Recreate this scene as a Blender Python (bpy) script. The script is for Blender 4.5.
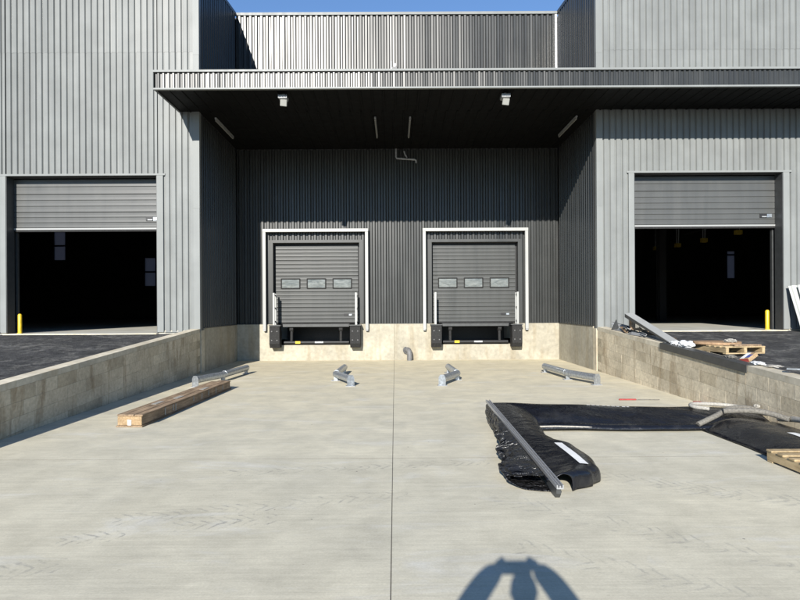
import bpy, bmesh, math, random
from mathutils import Vector, Matrix
R = math.radians
random.seed(7)
for o in list(bpy.data.objects): bpy.data.objects.remove(o)
scn = bpy.context.scene
col = scn.collection

# ------------------------------------------------------------ camera, sky, sun, exposure
EYE = 1.79
cam = bpy.data.cameras.new('camera'); camo = bpy.data.objects.new('camera', cam); col.objects.link(camo)
camo.location = (0, 0, EYE); camo.rotation_euler = (R(90), R(0.30), 0)
cam.sensor_width = 36; cam.lens = 560 * 36 / 800
cam.shift_x = 0.00625; cam.shift_y = 0.0100
cam.clip_start = 0.02; cam.clip_end = 3000
scn.camera = camo
to_sun = Vector((-120, -560, 257)).normalized()
SUN_EL = math.asin(to_sun.z); SUN_AZ = math.atan2(to_sun.x, to_sun.y)
w = bpy.data.worlds.new('World'); scn.world = w; w.use_nodes = True
wn = w.node_tree.nodes; wl = w.node_tree.links
sky = wn.new('ShaderNodeTexSky'); sky.sky_type = 'NISHITA'; sky.sun_disc = False
sky.sun_elevation = SUN_EL; sky.sun_rotation = SUN_AZ
sky.altitude = 600; sky.air_density = 1.0; sky.dust_density = 0.0; sky.ozone_density = 5.0
wl.new(sky.outputs[0], wn['Background'].inputs[0]); wn['Background'].inputs[1].default_value = 0.088
sl = bpy.data.lights.new('sun', 'SUN'); so = bpy.data.objects.new('sun', sl); col.objects.link(so)
sl.energy = 4.2; sl.angle = R(0.5); sl.color = (1, 0.955, 0.88)
so.rotation_euler = (-to_sun).to_track_quat('-Z', 'Y').to_euler(); so.location = (-20, -60, 40)
vs = scn.view_settings; vs.view_transform = 'Standard'; vs.look = 'None'; vs.exposure = 1.13; vs.gamma = 1
vs.use_curve_mapping = False

# ------------------------------------------------------------ materials
MATS = {}
class NT:
    def __init__(s, name):
        s.m = bpy.data.materials.new(name); s.m.use_nodes = True
        s.t = s.m.node_tree; s.b = s.t.nodes['Principled BSDF']; s.out = s.t.nodes['Material Output']
        MATS[name] = s.m
    def n(s, typ, **kw):
        nd = s.t.nodes.new('ShaderNode' + typ)
        for k, v in kw.items():
            if k in nd.inputs: nd.inputs[k].default_value = v
            else: setattr(nd, k, v)
        return nd
    def l(s, a, b): s.t.links.new(a, b)
    def pos(s): return s.n('NewGeometry').outputs['Position']
    def objc(s): return s.n('TexCoord').outputs['Object']
    def mapp(s, vec, scale=(1, 1, 1), rot=(0, 0, 0), loc=(0, 0, 0)):
        m = s.n('Mapping'); m.inputs['Scale'].default_value = scale; m.inputs['Rotation'].default_value = rot
        m.inputs['Location'].default_value = loc; s.l(vec, m.inputs['Vector']); return m.outputs[0]
    def noise(s, vec, scale, detail=4, rough=0.55, dist=0):
        n = s.n('TexNoise'); n.inputs['Scale'].default_value = scale; n.inputs['Detail'].default_value = detail
        n.inputs['Roughness'].default_value = rough; n.inputs['Distortion'].default_value = dist
        s.l(vec, n.inputs['Vector']); return n.outputs['Fac']
    def ramp(s, fac, *stops):
        r = s.n('ValToRGB'); e = r.color_ramp.elements
        while len(e) < len(stops): e.new(0.5)
        for i, (p, c) in enumerate(stops):
            e[i].position = p
            e[i].color = (c, c, c, 1) if isinstance(c, (int, float)) else (*c, 1)
        s.l(fac, r.inputs[0]); return r.outputs[0]
    def math(s, op, a, b=0.5, clamp=False):
        m = s.n('Math', operation=op, use_clamp=clamp)
        for i, v in enumerate((a, b)):
            if isinstance(v, (int, float)): m.inputs[i].default_value = v
            else: s.l(v, m.inputs[i])
        return m.outputs[0]
    def mix(s, fac, a, b, mode='MIX'):
        m = s.n('MixRGB', blend_type=mode)
        for i, v in enumerate((fac, a, b)):
            if isinstance(v, (int, float)):
                m.inputs[i].default_value = v if i == 0 else (v, v, v, 1)
            elif isinstance(v, tuple): m.inputs[i].default_value = (*v, 1)
            else: s.l(v, m.inputs[i])
        return m.outputs[0]
    def bump(s, h, strength=0.3, dist=0.01):
        b = s.n('Bump'); b.inputs['Strength'].default_value = strength; b.inputs['Distance'].default_value = dist
        s.l(h, b.inputs['Height']); s.l(b.outputs[0], s.b.inputs['Normal'])
    def set(s, col=None, rough=None, metal=None, spec=None):
        if col is not None:
            if isinstance(col, tuple): s.b.inputs['Base Color'].default_value = (*col, 1)
            else: s.l(col, s.b.inputs['Base Color'])
        if rough is not None:
            if isinstance(rough, (int, float)): s.b.inputs['Roughness'].default_value = rough
            else: s.l(rough, s.b.inputs['Roughness'])
        if metal is not None: s.b.inputs['Metallic'].default_value = metal
        if spec is not None: s.b.inputs['Specular IOR Level'].default_value = spec
        return s
    def rnd(s): return s.n('ObjectInfo').outputs['Random']

def cladding(name, base, rough, metal, spec, dirt=0.25):
    t = NT(name); p = t.pos()
    a = t.noise(t.mapp(p, (5, 5, 0.35)), 1.0, 5)
    b = t.noise(p, 1.7, 4)
    f = t.ramp(t.math('MULTIPLY', a, b), (0.12, 1 - dirt), (0.4, 1.0))
    r = t.ramp(t.rnd(), (0, 0.94), (1, 1.06))
    c = t.mix(1, t.mix(1, base, f, 'MULTIPLY'), r, 'MULTIPLY')
    t.set(c, t.ramp(a, (0.3, rough - 0.05), (0.7, rough + 0.07)), metal, spec)
    t.bump(t.noise(t.mapp(p, (2.5, 2.5, 0.9)), 1.0, 2), 0.10, 0.008)
cladding('silver_cladding', (0.190, 0.198, 0.193), 0.34, 0.0, 0.12, 0.20)
cladding('charcoal_cladding', (0.031, 0.0325, 0.0315), 0.35, 0.0, 0.42, 0.25)
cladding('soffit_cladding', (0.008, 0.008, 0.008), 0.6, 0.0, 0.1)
cladding('door_grey', (0.068, 0.070, 0.068), 0.42, 0.0, 0.4, 0.15)
cladding('door_charcoal', (0.050, 0.052, 0.050), 0.40, 0.0, 0.4, 0.15)
cladding('trim_silver', (0.205, 0.214, 0.209), 0.40, 0.0, 0.12, 0.12)
cladding('trim_charcoal', (0.035, 0.037, 0.036), 0.42, 0.0, 0.4, 0.2)
cladding('white_tube', (0.31, 0.315, 0.305), 0.4, 0.0, 0.5, 0.1)
cladding('white_sheet', (0.42, 0.43, 0.40), 0.45, 0.0, 0.5, 0.15)
cladding('liner_dark', (0.085, 0.085, 0.085), 0.7, 0.0, 0.3)

def simple(name, c, rough=0.6, metal=0.0, spec=0.5, nscale=8, var=0.2, bump=0.0):
    t = NT(name); p = t.pos()
    n = t.noise(p, nscale, 5)
    t.set(t.mix(1, c, t.ramp(n, (0.3, 1 - var), (0.7, 1 + var * 0.5)), 'MULTIPLY'), rough, metal, spec)
    if bump: t.bump(t.noise(p, nscale * 4, 4), bump, 0.01)
    return t
simple('galvanised', (0.42, 0.45, 0.48), 0.36, 0.75, 0.5, 22, 0.35, 0.05)
simple('galvanised_dull', (0.33, 0.34, 0.35), 0.55, 0.35, 0.5, 14, 0.3, 0.05)
simple('aluminium', (0.42, 0.425, 0.43), 0.42, 0.6, 0.5, 30, 0.2)
simple('black_rubber', (0.022, 0.022, 0.022), 0.75, 0, 0.25, 30, 0.5, 0.5)
simple('black_steel', (0.02, 0.02, 0.021), 0.5, 0.2, 0.4, 20, 0.3)
simple('dark_grey_paint', (0.05, 0.052, 0.052), 0.45, 0.1, 0.5, 9, 0.2)
simple('yellow_paint', (0.62, 0.40, 0.015), 0.45, 0, 0.5, 12, 0.2)
simple('yellow_dull', (0.60, 0.43, 0.06), 0.6, 0, 0.4, 12, 0.3)
simple('white_paint', (0.68, 0.68, 0.66), 0.5, 0, 0.5, 10, 0.15)
simple('white_plastic', (0.62, 0.63, 0.63), 0.35, 0, 0.5, 18, 0.15, 0.2)
simple('red_paint', (0.30, 0.04, 0.035), 0.5, 0, 0.5, 20, 0.25)
simple('blue_print', (0.06, 0.08, 0.25), 0.6, 0, 0.4, 20, 0.2)
simple('foam_grey', (0.16, 0.15, 0.13), 0.85, 0, 0.3, 40, 0.4, 0.6)
simple('foam_pale', (0.33, 0.315, 0.28), 0.8, 0, 0.3, 40, 0.3, 0.6)
simple('pipe_grey', (0.13, 0.13, 0.13), 0.55, 0.1, 0.4, 14, 0.3)
simple('interior_floor', (0.42, 0.41, 0.36), 0.7, 0, 0.35, 2, 0.2)
simple('skin', (0.45, 0.27, 0.19), 0.55, 0, 0.4, 30, 0.1)
simple('jacket_cloth', (0.03, 0.035, 0.05), 0.85, 0, 0.3, 60, 0.2, 0.2)
simple('trouser_cloth', (0.04, 0.045, 0.06), 0.85, 0, 0.3, 60, 0.2, 0.2)
simple('hair', (0.02, 0.014, 0.01), 0.6, 0, 0.4, 60, 0.3)
simple('joint_sealant', (0.10, 0.092, 0.078), 0.9, 0, 0.2, 9, 0.4)
simple('mortar', (0.36, 0.315, 0.225), 0.9, 0, 0.2, 14, 0.3, 0.5)

def wood(name, c1, c2, scale=1.0):
    t = NT(name); o = t.objc()
    g = t.noise(t.mapp(o, (14 * scale, 1.6 * scale, 14 * scale)), 1.5, 6, 0.6, 0.6)
    k = t.noise(o, 3.5, 3)
    c = t.mix(t.ramp(g, (0.35, 0), (0.65, 1)), c1, c2)
    c = t.mix(1, c, t.ramp(k, (0.3, 0.7), (0.65, 1.1)), 'MULTIPLY')
    c = t.mix(1, c, t.ramp(t.rnd(), (0, 0.8), (1, 1.15)), 'MULTIPLY')
    t.set(c, 0.75, 0, 0.3); t.bump(g, 0.4, 0.004)
wood('weathered_wood', (0.17, 0.118, 0.074), (0.34, 0.245, 0.158))
wood('fresh_wood', (0.25, 0.165, 0.085), (0.40, 0.29, 0.17), 2.0)
wood('pallet_wood', (0.30, 0.22, 0.12), (0.44, 0.34, 0.20))
wood('plywood_brown', (0.24, 0.15, 0.085), (0.33, 0.22, 0.13))

# dark pane glass; mirrored surroundings imitated by blotchy greys in the base colour
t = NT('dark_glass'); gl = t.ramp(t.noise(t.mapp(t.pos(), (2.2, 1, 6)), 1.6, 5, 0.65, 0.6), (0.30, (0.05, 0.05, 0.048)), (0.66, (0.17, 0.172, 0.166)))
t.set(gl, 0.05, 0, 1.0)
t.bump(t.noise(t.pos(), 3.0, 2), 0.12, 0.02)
t = NT('lamp_lens'); t.set((0.27, 0.27, 0.25), 0.3, 0, 0.5)
t = NT('lamp_diffuser'); t.set((0.22, 0.22, 0.21), 0.4, 0, 0.5)
# daylight window panes seen from inside: frosted sheet
t = NT('frosted_pane')
tr = t.n('BsdfTranslucent'); tr.inputs['Color'].default_value = (0.30, 0.26, 0.26, 1)
t.l(tr.outputs[0], t.out.inputs['Surface'])

# black pvc membrane
t = NT('black_membrane'); p = t.pos()
wn_ = t.noise(p, 9, 4, 0.6, 0.8)
dust = t.ramp(t.noise(p, 2.2, 6, 0.7), (0.52, 0), (0.80, 0.5))
t.set(t.mix(dust, (0.006, 0.0065, 0.009), (0.045, 0.044, 0.042)), t.ramp(wn_, (0.3, 0.16), (0.7, 0.34)), 0, 0.5)
rd = t.math('ABSOLUTE', t.math('SUBTRACT', t.noise(p, 2.6, 4, 0.55, 1.2), 0.5))
t.bump(t.math('ADD', t.math('MULTIPLY', wn_, 0.4), t.ramp(rd, (0.0, 1), (0.12, 0))), 0.2, 0.014)
t = NT('black_fabric'); p = t.pos()
wn_ = t.noise(p, 7, 4, 0.6, 1.5)
rd = t.math('ABSOLUTE', t.math('SUBTRACT', t.noise(t.mapp(p, (1, 1, 1), (0.4, 0.3, 0.6)), 3.2, 3, 0.5, 1.6), 0.5))
t.set((0.013, 0.013, 0.014), 0.28, 0, 0.6); t.bump(t.math('ADD', wn_, t.ramp(rd, (0.0, 1), (0.16, 0))), 1.0, 0.05)
t = NT('door_seal'); t.set((0.26, 0.265, 0.26), 0.5, 0, 0.5)

# weathered cast concrete (dock walls)
def cast_concrete(name, c, stain):
    t = NT(name); p = t.pos()
    n1 = t.noise(p, 0.9, 6, 0.6, 0.3); n2 = t.noise(p, 9, 6, 0.6); n3 = t.noise(t.mapp(p, (3, 3, 0.5)), 1.2, 5, 0.6, 0.4)
    cc = t.mix(t.ramp(n1, (0.36, 0), (0.66, 1)), c, tuple(x * 0.74 for x in c))
    cc = t.mix(t.ramp(n3, (0.50, 0), (0.74, 0.75)), cc, stain)
    cc = t.mix(1, cc, t.ramp(n2, (0.25, 0.78), (0.7, 1.08)), 'MULTIPLY')
    v = t.n('TexVoronoi'); v.inputs['Scale'].default_value = 7; t.l(p, v.inputs['Vector'])
    pit = t.ramp(v.outputs['Distance'], (0.03, 0.55), (0.07, 1.0))
    cc = t.mix(t.ramp(n1, (0.5, 0.0), (0.56, 1.0)), cc, t.mix(1, cc, pit, 'MULTIPLY'))
    cc = t.mix(1, cc, t.ramp(t.rnd(), (0, 0.93), (1, 1.05)), 'MULTIPLY')
    t.set(cc, 0.85, 0, 0.3); t.bump(n2, 0.3, 0.008)
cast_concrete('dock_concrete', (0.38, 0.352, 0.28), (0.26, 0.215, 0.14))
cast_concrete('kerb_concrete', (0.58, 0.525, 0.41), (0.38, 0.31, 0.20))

# retaining wall blocks
t = NT('block_concrete'); p = t.pos(); r = t.rnd()
n1 = t.noise(p, 1.3, 6, 0.6, 0.5); n2 = t.noise(p, 16, 6, 0.65); n3 = t.noise(t.mapp(p, (2.2, 2.2, 0.45)), 1.4, 5, 0.65, 0.6)
c = t.ramp(r, (0, (0.43, 0.365, 0.255)), (0.12, (0.57, 0.495, 0.365)), (0.75, (0.64, 0.56, 0.415)), (1, (0.52, 0.445, 0.32)))
c = t.mix(t.ramp(n3, (0.52, 0), (0.70, 0.75)), c, (0.25, 0.175, 0.095))
c = t.mix(1, c, t.ramp(n1, (0.3, 0.72), (0.65, 1.06)), 'MULTIPLY')
c = t.mix(1, c, t.ramp(n2, (0.25, 0.72), (0.7, 1.1)), 'MULTIPLY')
t.set(c, 0.9, 0, 0.25); t.bump(n2, 0.5, 0.01)

# yard slab: broomed concrete with dust, tyre prints and specks
t = NT('yard_concrete'); p = t.pos()
sx = t.n('SeparateXYZ'); t.l(p, sx.inputs[0]); X, Y = sx.outputs[0], sx.outputs[1]
big = t.noise(p, 0.33, 5, 0.6, 0.4); mid = t.noise(p, 1.9, 6, 0.62, 0.3); fine = t.noise(p, 60, 4, 0.7)
broom = t.noise(t.mapp(p, (0.9, 42, 1)), 1.0, 5, 0.65)
broom2 = t.noise(t.mapp(p, (0.35, 9, 1), (0, 0, R(1.0))), 1.0, 4, 0.6)
c = t.mix(t.ramp(big, (0.32, 0), (0.68, 1)), (0.565, 0.525, 0.405), (0.485, 0.458, 0.366))
dustf = t.math('MULTIPLY', t.ramp(t.math('ADD', t.math('MULTIPLY', Y, 0.05), t.math('MULTIPLY', mid, 0.35)), (0.55, 0), (0.98, 1)), 0.8)
c = t.mix(dustf, c, (0.60, 0.53, 0.37))
c = t.mix(1, c, t.ramp(broom, (0.28, 0.90), (0.72, 1.06)), 'MULTIPLY')
c = t.mix(1, c, t.ramp(broom2, (0.3, 0.95), (0.7, 1.03)), 'MULTIPLY')
c = t.mix(1, c, t.ramp(mid, (0.28, 0.83), (0.7, 1.07)), 'MULTIPLY')
pale = t.ramp(t.noise(t.mapp(p, (0.5, 1.6, 1)), 1.3, 6, 0.7, 0.8), (0.55, 0), (0.72, 0.45))
c = t.mix(pale, c, (0.58, 0.58, 0.56))
def track(c, x0, y0, ang, length, width, strength, freq=26, seed=0.0):
    m = t.mapp(p, (1, 1, 1), (0, 0, 0), (-x0, -y0, seed))
    rot = t.n('VectorRotate', rotation_type='Z_AXIS'); rot.inputs['Angle'].default_value = -R(ang)
    t.l(m, rot.inputs['Vector'])
    s2 = t.n('SeparateXYZ'); t.l(rot.outputs[0], s2.inputs[0]); u, v = s2.outputs[0], s2.outputs[1]
    av = t.math('ABSOLUTE', v)
    inside = t.math('MULTIPLY', t.math('MULTIPLY', t.math('LESS_THAN', av, width / 2), t.math('GREATER_THAN', u, 0)), t.math('LESS_THAN', u, length))
    ph = t.math('ADD', t.math('MULTIPLY', u, freq), t.math('MULTIPLY', av, freq * 1.1))
    wv = t.ramp(t.math('SINE', t.math('ADD', ph, t.math('MULTIPLY', t.noise(p, 5.0, 5, 0.7), 9.0))), (0.40, 0), (0.9, 1))
    patch = t.ramp(t.noise(t.mapp(p, (1.3, 1.3, 1), (0, 0, R(ang)), (seed, seed, 0)), 4.2, 6, 0.75), (0.44, 0), (0.66, 1))
    f = t.math('MULTIPLY', t.math('MULTIPLY', t.math('MULTIPLY', wv, inside), patch), min(0.9, strength * 1.6))
    return t.mix(f, c, (0.17, 0.172, 0.17))
for tr_ in [(-2.62, 4.34, 14, 0.48, 0.24, 0.62, 58, 1.3), (-1.85, 4.62, 12, 0.9, 0.28, 0.50, 52, 2.2), (-2.9, 3.75, 20, 0.6, 0.26, 0.35, 52, 9.2), (-2.4, 4.75, 15, 2.6, 0.26, 0.34, 52, 5.2),
            (1.5, 6.3, -28, 3.6, 0.34, 0.30, 48, 0.4), (2.6, 5.6, -24, 3.4, 0.34, 0.34, 48, 3.1), (0.9, 5.3, -38, 3.0, 0.3, 0.28, 50, 7.7),
            (-1.9, 6.1, 8, 3.0, 0.25, 0.36, 52, 4.4), (0.9, 4.2, -30, 1.6, 0.28, 0.3, 52, 8.8)]:
    c = track(c, *tr_)
vv = t.n('TexVoronoi'); vv.inputs['Scale'].default_value = 7.0; t.l(p, vv.inputs['Vector'])
spk = t.math('MULTIPLY', t.math('LESS_THAN', vv.outputs['Distance'], 0.075), t.ramp(t.noise(p, 1.1, 6, 0.7, 0.5), (0.56, 0), (0.62, 0.85)))
c = t.mix(spk, c, (0.10, 0.09, 0.08))
c = t.mix(1, c, t.ramp(t.noise(t.mapp(p, (0.6, 1.5, 1)), 11, 8, 0.78, 0.4), (0.3, 0.90), (0.68, 1.05)), 'MULTIPLY')
c = t.mix(1, c, t.ramp(fine, (0.25, 0.86), (0.75, 1.08)), 'MULTIPLY')
c = t.mix(1, c, t.ramp(t.rnd(), (0, 0.95), (1, 1.02)), 'MULTIPLY')
t.set(c, 0.82, 0, 0.3)
t.bump(t.math('ADD', t.math('MULTIPLY', broom, 0.7), t.math('MULTIPLY', fine, 0.3)), 0.35, 0.004)

# asphalt
t = NT('asphalt'); p = t.pos()
n1 = t.noise(p, 0.8, 5, 0.6, 0.5); n2 = t.noise(p, 55, 3, 0.7); n3 = t.noise(t.mapp(p, (1.2, 1.4, 1)), 1.3, 6, 0.75, 0.9)
c = t.mix(t.ramp(n1, (0.35, 0), (0.7, 1)), (0.030, 0.030, 0.031), (0.052, 0.052, 0.053))
c = t.mix(t.ramp(n3, (0.48, 0), (0.70, 0.85)), c, (0.17, 0.165, 0.15))
c = t.mix(1, c, t.ramp(n2, (0.3, 0.45), (0.75, 1.6)), 'MULTIPLY')
c = t.mix(1, c, t.ramp(t.noise(p, 7, 5, 0.75, 0.4), (0.35, 0.45), (0.68, 2.2)), 'MULTIPLY')
t.set(c, 0.85, 0, 0.35); n4 = t.noise(t.mapp(p, (1, 1, 1)), 9, 5, 0.7, 0.5)
t.bump(t.math('ADD', t.math('ADD', n2, n3), t.math('MULTIPLY', n4, 2.0)), 1.0, 0.045)
t = NT('gravel_ground'); p = t.pos()
c = t.mix(t.noise(p, 0.1, 6), (0.10, 0.10, 0.095), (0.17, 0.165, 0.15)); t.set(c, 0.9, 0, 0.3)

# ------------------------------------------------------------ mesh helpers
class MB:
    def __init__(s): s.v = []; s.f = []; s.sm = []
    def add(s, vs_, fs_, smooth=False):
        b = len(s.v); s.v += [tuple(v) for v in vs_]
        for f in fs_: s.f.append(tuple(b + i for i in f)); s.sm.append(smooth)
        return s
    def box(s, x0, x1, y0, y1, z0, z1, M=None):
        vs_ = [Vector((x, y, z)) for z in (z0, z1) for y in (y0, y1) for x in (x0, x1)]
        if M is not None: vs_ = [M @ v for v in vs_]
        return s.add(vs_, [(0, 2, 3, 1), (4, 5, 7, 6), (0, 1, 5, 4), (2, 6, 7, 3), (0, 4, 6, 2), (1, 3, 7, 5)])
    def bbox(s, x0, x1, y0, y1, z0, z1, b, M=None):
        bm = bmesh.new(); bmesh.ops.create_cube(bm, size=1)
        for v in bm.verts: v.co = Vector(((x0 + x1) / 2 + v.co.x * (x1 - x0), (y0 + y1) / 2 + v.co.y * (y1 - y0), (z0 + z1) / 2 + v.co.z * (z1 - z0)))
        bmesh.ops.bevel(bm, geom=bm.edges[:], offset=b, segments=1, affect='EDGES')
        bm.verts.index_update()
        vs_ = [(M @ v.co) if M is not None else v.co.copy() for v in bm.verts]
        s.add(vs_, [tuple(v.index for v in f.verts) for f in bm.faces]); bm.free(); return s
    def prism(s, poly, axis, a0, a1):
        # poly: list of 2D points in the plane of the two other axes, extruded along axis from a0 to a1
        def P(q, a):
            return {'x': (a, q[0], q[1]), 'y': (q[0], a, q[1]), 'z': (q[0], q[1], a)}[axis]
        n = len(poly); vs_ = [P(q, a0) for q in poly] + [P(q, a1) for q in poly]
        fs_ = [tuple(range(n))[::-1], tuple(range(n, 2 * n))] + [(i, (i + 1) % n, n + (i + 1) % n, n + i) for i in range(n)]
        return s.add(vs_, fs_)
    def tube(s, pts, r, seg=10, cap=True):
        pts = [Vector(p_) for p_ in pts]; n = len(pts); rings = []
        rr = r if isinstance(r, (list, tuple)) else [r] * n
        up0 = None; vs_ = []
        for i, p_ in enumerate(pts):
            d = (pts[min(i + 1, n - 1)] - pts[max(i - 1, 0)]).normalized()
            if up0 is None: up0 = Vector((0, 0, 1)) if abs(d.z) < 0.9 else Vector((0, 1, 0))
            a = d.cross(up0).normalized(); b = a.cross(d).normalized(); up0 = b
            for k in range(seg):
                th = 2 * math.pi * k / seg
                vs_.append(p_ + (a * math.cos(th) + b * math.sin(th)) * rr[i])
        fs_ = []
        for i in range(n - 1):
            for k in range(seg):
                fs_.append((i * seg + k, i * seg + (k + 1) % seg, (i + 1) * seg + (k + 1) % seg, (i + 1) * seg + k))
        s.add(vs_, fs_, True)
        if cap:
            s.add([vs_[k] for k in range(seg)], [tuple(range(seg))[::-1]]); s.add([vs_[(n - 1) * seg + k] for k in range(seg)], [tuple(range(seg))])
        return s
    def grid(s, fn, nu, nv, smooth=True):
        vs_ = [fn(i / nu, j / nv) for i in range(nu + 1) for j in range(nv + 1)]
        fs_ = [(i * (nv + 1) + j, (i + 1) * (nv + 1) + j, (i + 1) * (nv + 1) + j + 1, i * (nv + 1) + j + 1) for i in range(nu) for j in range(nv)]
        return s.add(vs_, fs_, smooth)
    def build(s, name, mat, parent=None, recalc=True, thick=0):
        me = bpy.data.meshes.new(name); me.from_pydata(s.v, [], s.f); me.validate()
        if recalc:
            bm = bmesh.new(); bm.from_mesh(me); bmesh.ops.recalc_face_normals(bm, faces=bm.faces[:]); bm.to_mesh(me); bm.free()
        if len(me.polygons) == len(s.sm): me.polygons.foreach_set('use_smooth', s.sm)
        me.materials.append(MATS[mat])
        o = bpy.data.objects.new(name, me); col.objects.link(o)
        if parent is not None:
            o.parent = parent; o.matrix_parent_inverse = Matrix.Translation(-parent.location) if parent.type == 'EMPTY' else Matrix()
        if thick:
            md = o.modifiers.new('thickness', 'SOLIDIFY'); md.thickness = thick; md.offset = 0
        return o
def tag(o, label=None, cat=None, group=None, kind=None):
    for k, v in (('label', label), ('category', cat), ('group', group), ('kind', kind)):
        if v: o[k] = v
    return o
def empty(name, loc, label, cat, group=None):
    o = bpy.data.objects.new(name, None); o.location = loc; o.empty_display_size = 0.2; col.objects.link(o)
    return tag(o, label, cat, group)
def smoothpath(pts, n=6):
    pts = [Vector(p_) for p_ in pts]; out = []
    for i in range(len(pts) - 1):
        p0, p1, p2, p3 = pts[max(i - 1, 0)], pts[i], pts[i + 1], pts[min(i + 2, len(pts) - 1)]
        for k in range(n):
            q = k / n
            out.append(0.5 * (2 * p1 + (p2 - p0) * q + (2 * p0 - 5 * p1 + 4 * p2 - p3) * q * q + (3 * p1 - p0 - 3 * p2 + p3) * q ** 3))
    out.append(pts[-1]); return out

# ------------------------------------------------------------ main dimensions
XL, XR, YF, YB, YC = -5.44, 5.645, 15.62, 19.31, 13.95
ZS, ZFT = 7.26, 7.74            # soffit, fascia top
SLOPE = 0.06
def wall_top(y): return 1.235 - SLOPE * (YF - y)
def roof_z(y): return 11.96 - 0.13 * (YB - y)

# ------------------------------------------------------------ ground
g = MB(); g.add([(-900, -900, -0.06), (900, -900, -0.06), (900, 900, -0.06), (-900, 900, -0.06)], [(0, 1, 2, 3)])
tag(g.build('ground', 'gravel_ground'), kind='structure')
yard = MB().box(-5.68, 5.88, -14, YB + 0.2, -0.05, -0.0028).build('yard_floor', 'joint_sealant'); tag(yard, kind='structure')
xs = [XL - 0.22, -0.036, XR + 0.22]; ys = [-13.9, -5.9, 6.68, YB + 0.1]
for i in range(2):
    for j in range(3):
        gp = 0.0035
        MB().bbox(xs[i] + gp, xs[i + 1] - gp, ys[j] + gp, ys[j + 1] - gp, -0.0025, 0.0, 0.0003).build('slab', 'yard_concrete', yard)
        slo = bpy.context.scene.collection.objects[-1]; slo.data.materials.append(MATS['joint_sealant'])
        for pl in slo.data.polygons:
            if pl.normal.z < 0.95: pl.material_index = 1
def apron(x0, x1):
    nx, ny = 60, 60
    def fn(u, v):
        y = -3.0 + (YF - 0.02 + 3.0) * v; x = x0 + (x1 - x0) * u ** 2
        z = wall_top(y) - 0.13
        edge = min(1, u * 30) * min(1, (1 - v) * 8)
        z += edge * 0.035 * (math.sin(x * 1.7 + y * 0.6) * math.sin(y * 1.3 - x * 0.5) + 0.5 * math.sin(x * 4.1 + 1) * math.sin(y * 3.3))
        return (x, y, z)
    return MB().grid(fn, nx, ny)
tag(apron(XL - 0.245, -60).build('asphalt_apron', 'asphalt'), kind='structure')
tag(apron(XR + 0.245, 60).build('asphalt_apron', 'asphalt'), kind='structure')

# ------------------------------------------------------------ warehouse
wh = empty('warehouse', (0, YF, 0), 'grey corrugated metal warehouse with recessed loading dock and flat canopy', 'building')
P_SILVER = (0.173, [(0.0, 0.0), (0.026, 0.0), (0.046, 0.040), (0.153, 0.040)])
P_DARK = (0.190, [(0.0, 0.0), (0.050, 0.0), (0.088, 0.045), (0.152, 0.045)])
P_FASCIA = (0.125, [(0.0, 0.0), (0.035, 0.0), (0.060, 0.030), (0.100, 0.030)])
P_SOFFIT = (0.30, [(0.0, 0.0), (0.235, 0.0), (0.250, 0.018), (0.285, 0.018)])
def corr(parent, O, U, V, N, width, v0, v1, prof, mat, name='cladding_sheet', sheet=None, jit=0.0014):
    """corrugated sheets: run along U, ribs along V (v0/v1 may be functions of u), proud towards N"""
    O, U, V, N = Vector(O), Vector(U), Vector(V), Vector(N)
    pitch, pts = prof; per = max(1, round((sheet or 1.04) / pitch))
    f0 = v0 if callable(v0) else (lambda u: v0); f1 = v1 if callable(v1) else (lambda u: v1)
    n = int(math.ceil(width / pitch)); k = 0
    while k < n:
        us = []
        for q in range(k, min(k + per, n)):
            for a, d in pts:
                if q * pitch + a < width - 1e-4: us.append((q * pitch + a, d))
        e = min((k + per) * pitch, width); us.append((e, us[-1][1] if e < (k + per) * pitch - 1e-4 else 0.0))
        tilt = random.uniform(-0.001, 0.001)
        vs_ = []
        for (u, d) in us:
            dd = d + (random.uniform(-jit, jit) if d > 0 else random.uniform(-jit, jit) * 0.5)
            vs_ += [O + U * u + N * (dd + tilt) + V * f0(u), O + U * u + N * (dd - tilt) + V * f1(u)]
        m = MB(); m.add(vs_, [(2 * i, 2 * i + 2, 2 * i + 3, 2 * i + 1) for i in range(len(us) - 1)])
        m.build(name, mat, parent, recalc=False)
        k += per
XV, YV, ZV = Vector((1, 0, 0)), Vector((0, 1, 0)), Vector((0, 0, 1))

# foundations and interior slab
for a, b in ((-36, -10.87), (-6.59, XL + 0.02), (XR - 0.02, 6.65), (10.87, 36)):
    MB().box(a, b, YF + 0.03, YF + 0.3, -0.05, 1.19).build('foundation', 'kerb_concrete', wh)
sl_ = MB()
sl_.box(-36, XL - 0.26, YF + 0.02, 47, 0.6, 1.125).box(XR + 0.26, 36, YF + 0.02, 47, 0.6, 1.125).box(XL - 0.26, XR + 0.26, 21.6, 47, 0.6, 1.125)
sl_.build('interior_floor', 'interior_floor', wh)
for a, b in ((-10.86, -6.60), (6.66, 10.86)):
    MB().bbox(a, b, YF - 0.14, YF + 0.018, 0.7, 1.122, 0.01).build('threshold', 'kerb_concrete', wh)
# concrete base of the recess
for x0, x1, y0 in ((XL - 0.25, XL + 0.015, YF + 0.31), (XR - 0.015, XR + 0.25, YF + 0.31)):
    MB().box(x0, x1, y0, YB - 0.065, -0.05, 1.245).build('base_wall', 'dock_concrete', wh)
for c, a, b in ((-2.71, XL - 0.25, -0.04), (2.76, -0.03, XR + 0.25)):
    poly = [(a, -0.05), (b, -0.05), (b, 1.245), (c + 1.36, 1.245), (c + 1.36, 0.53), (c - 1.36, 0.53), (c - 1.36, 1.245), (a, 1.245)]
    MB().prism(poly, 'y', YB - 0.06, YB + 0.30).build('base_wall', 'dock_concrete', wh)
MB().box(-0.05, -0.02, YB - 0.03, YB + 0.2, 0, 1.24).build('joint_filler', 'mortar', wh)

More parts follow.
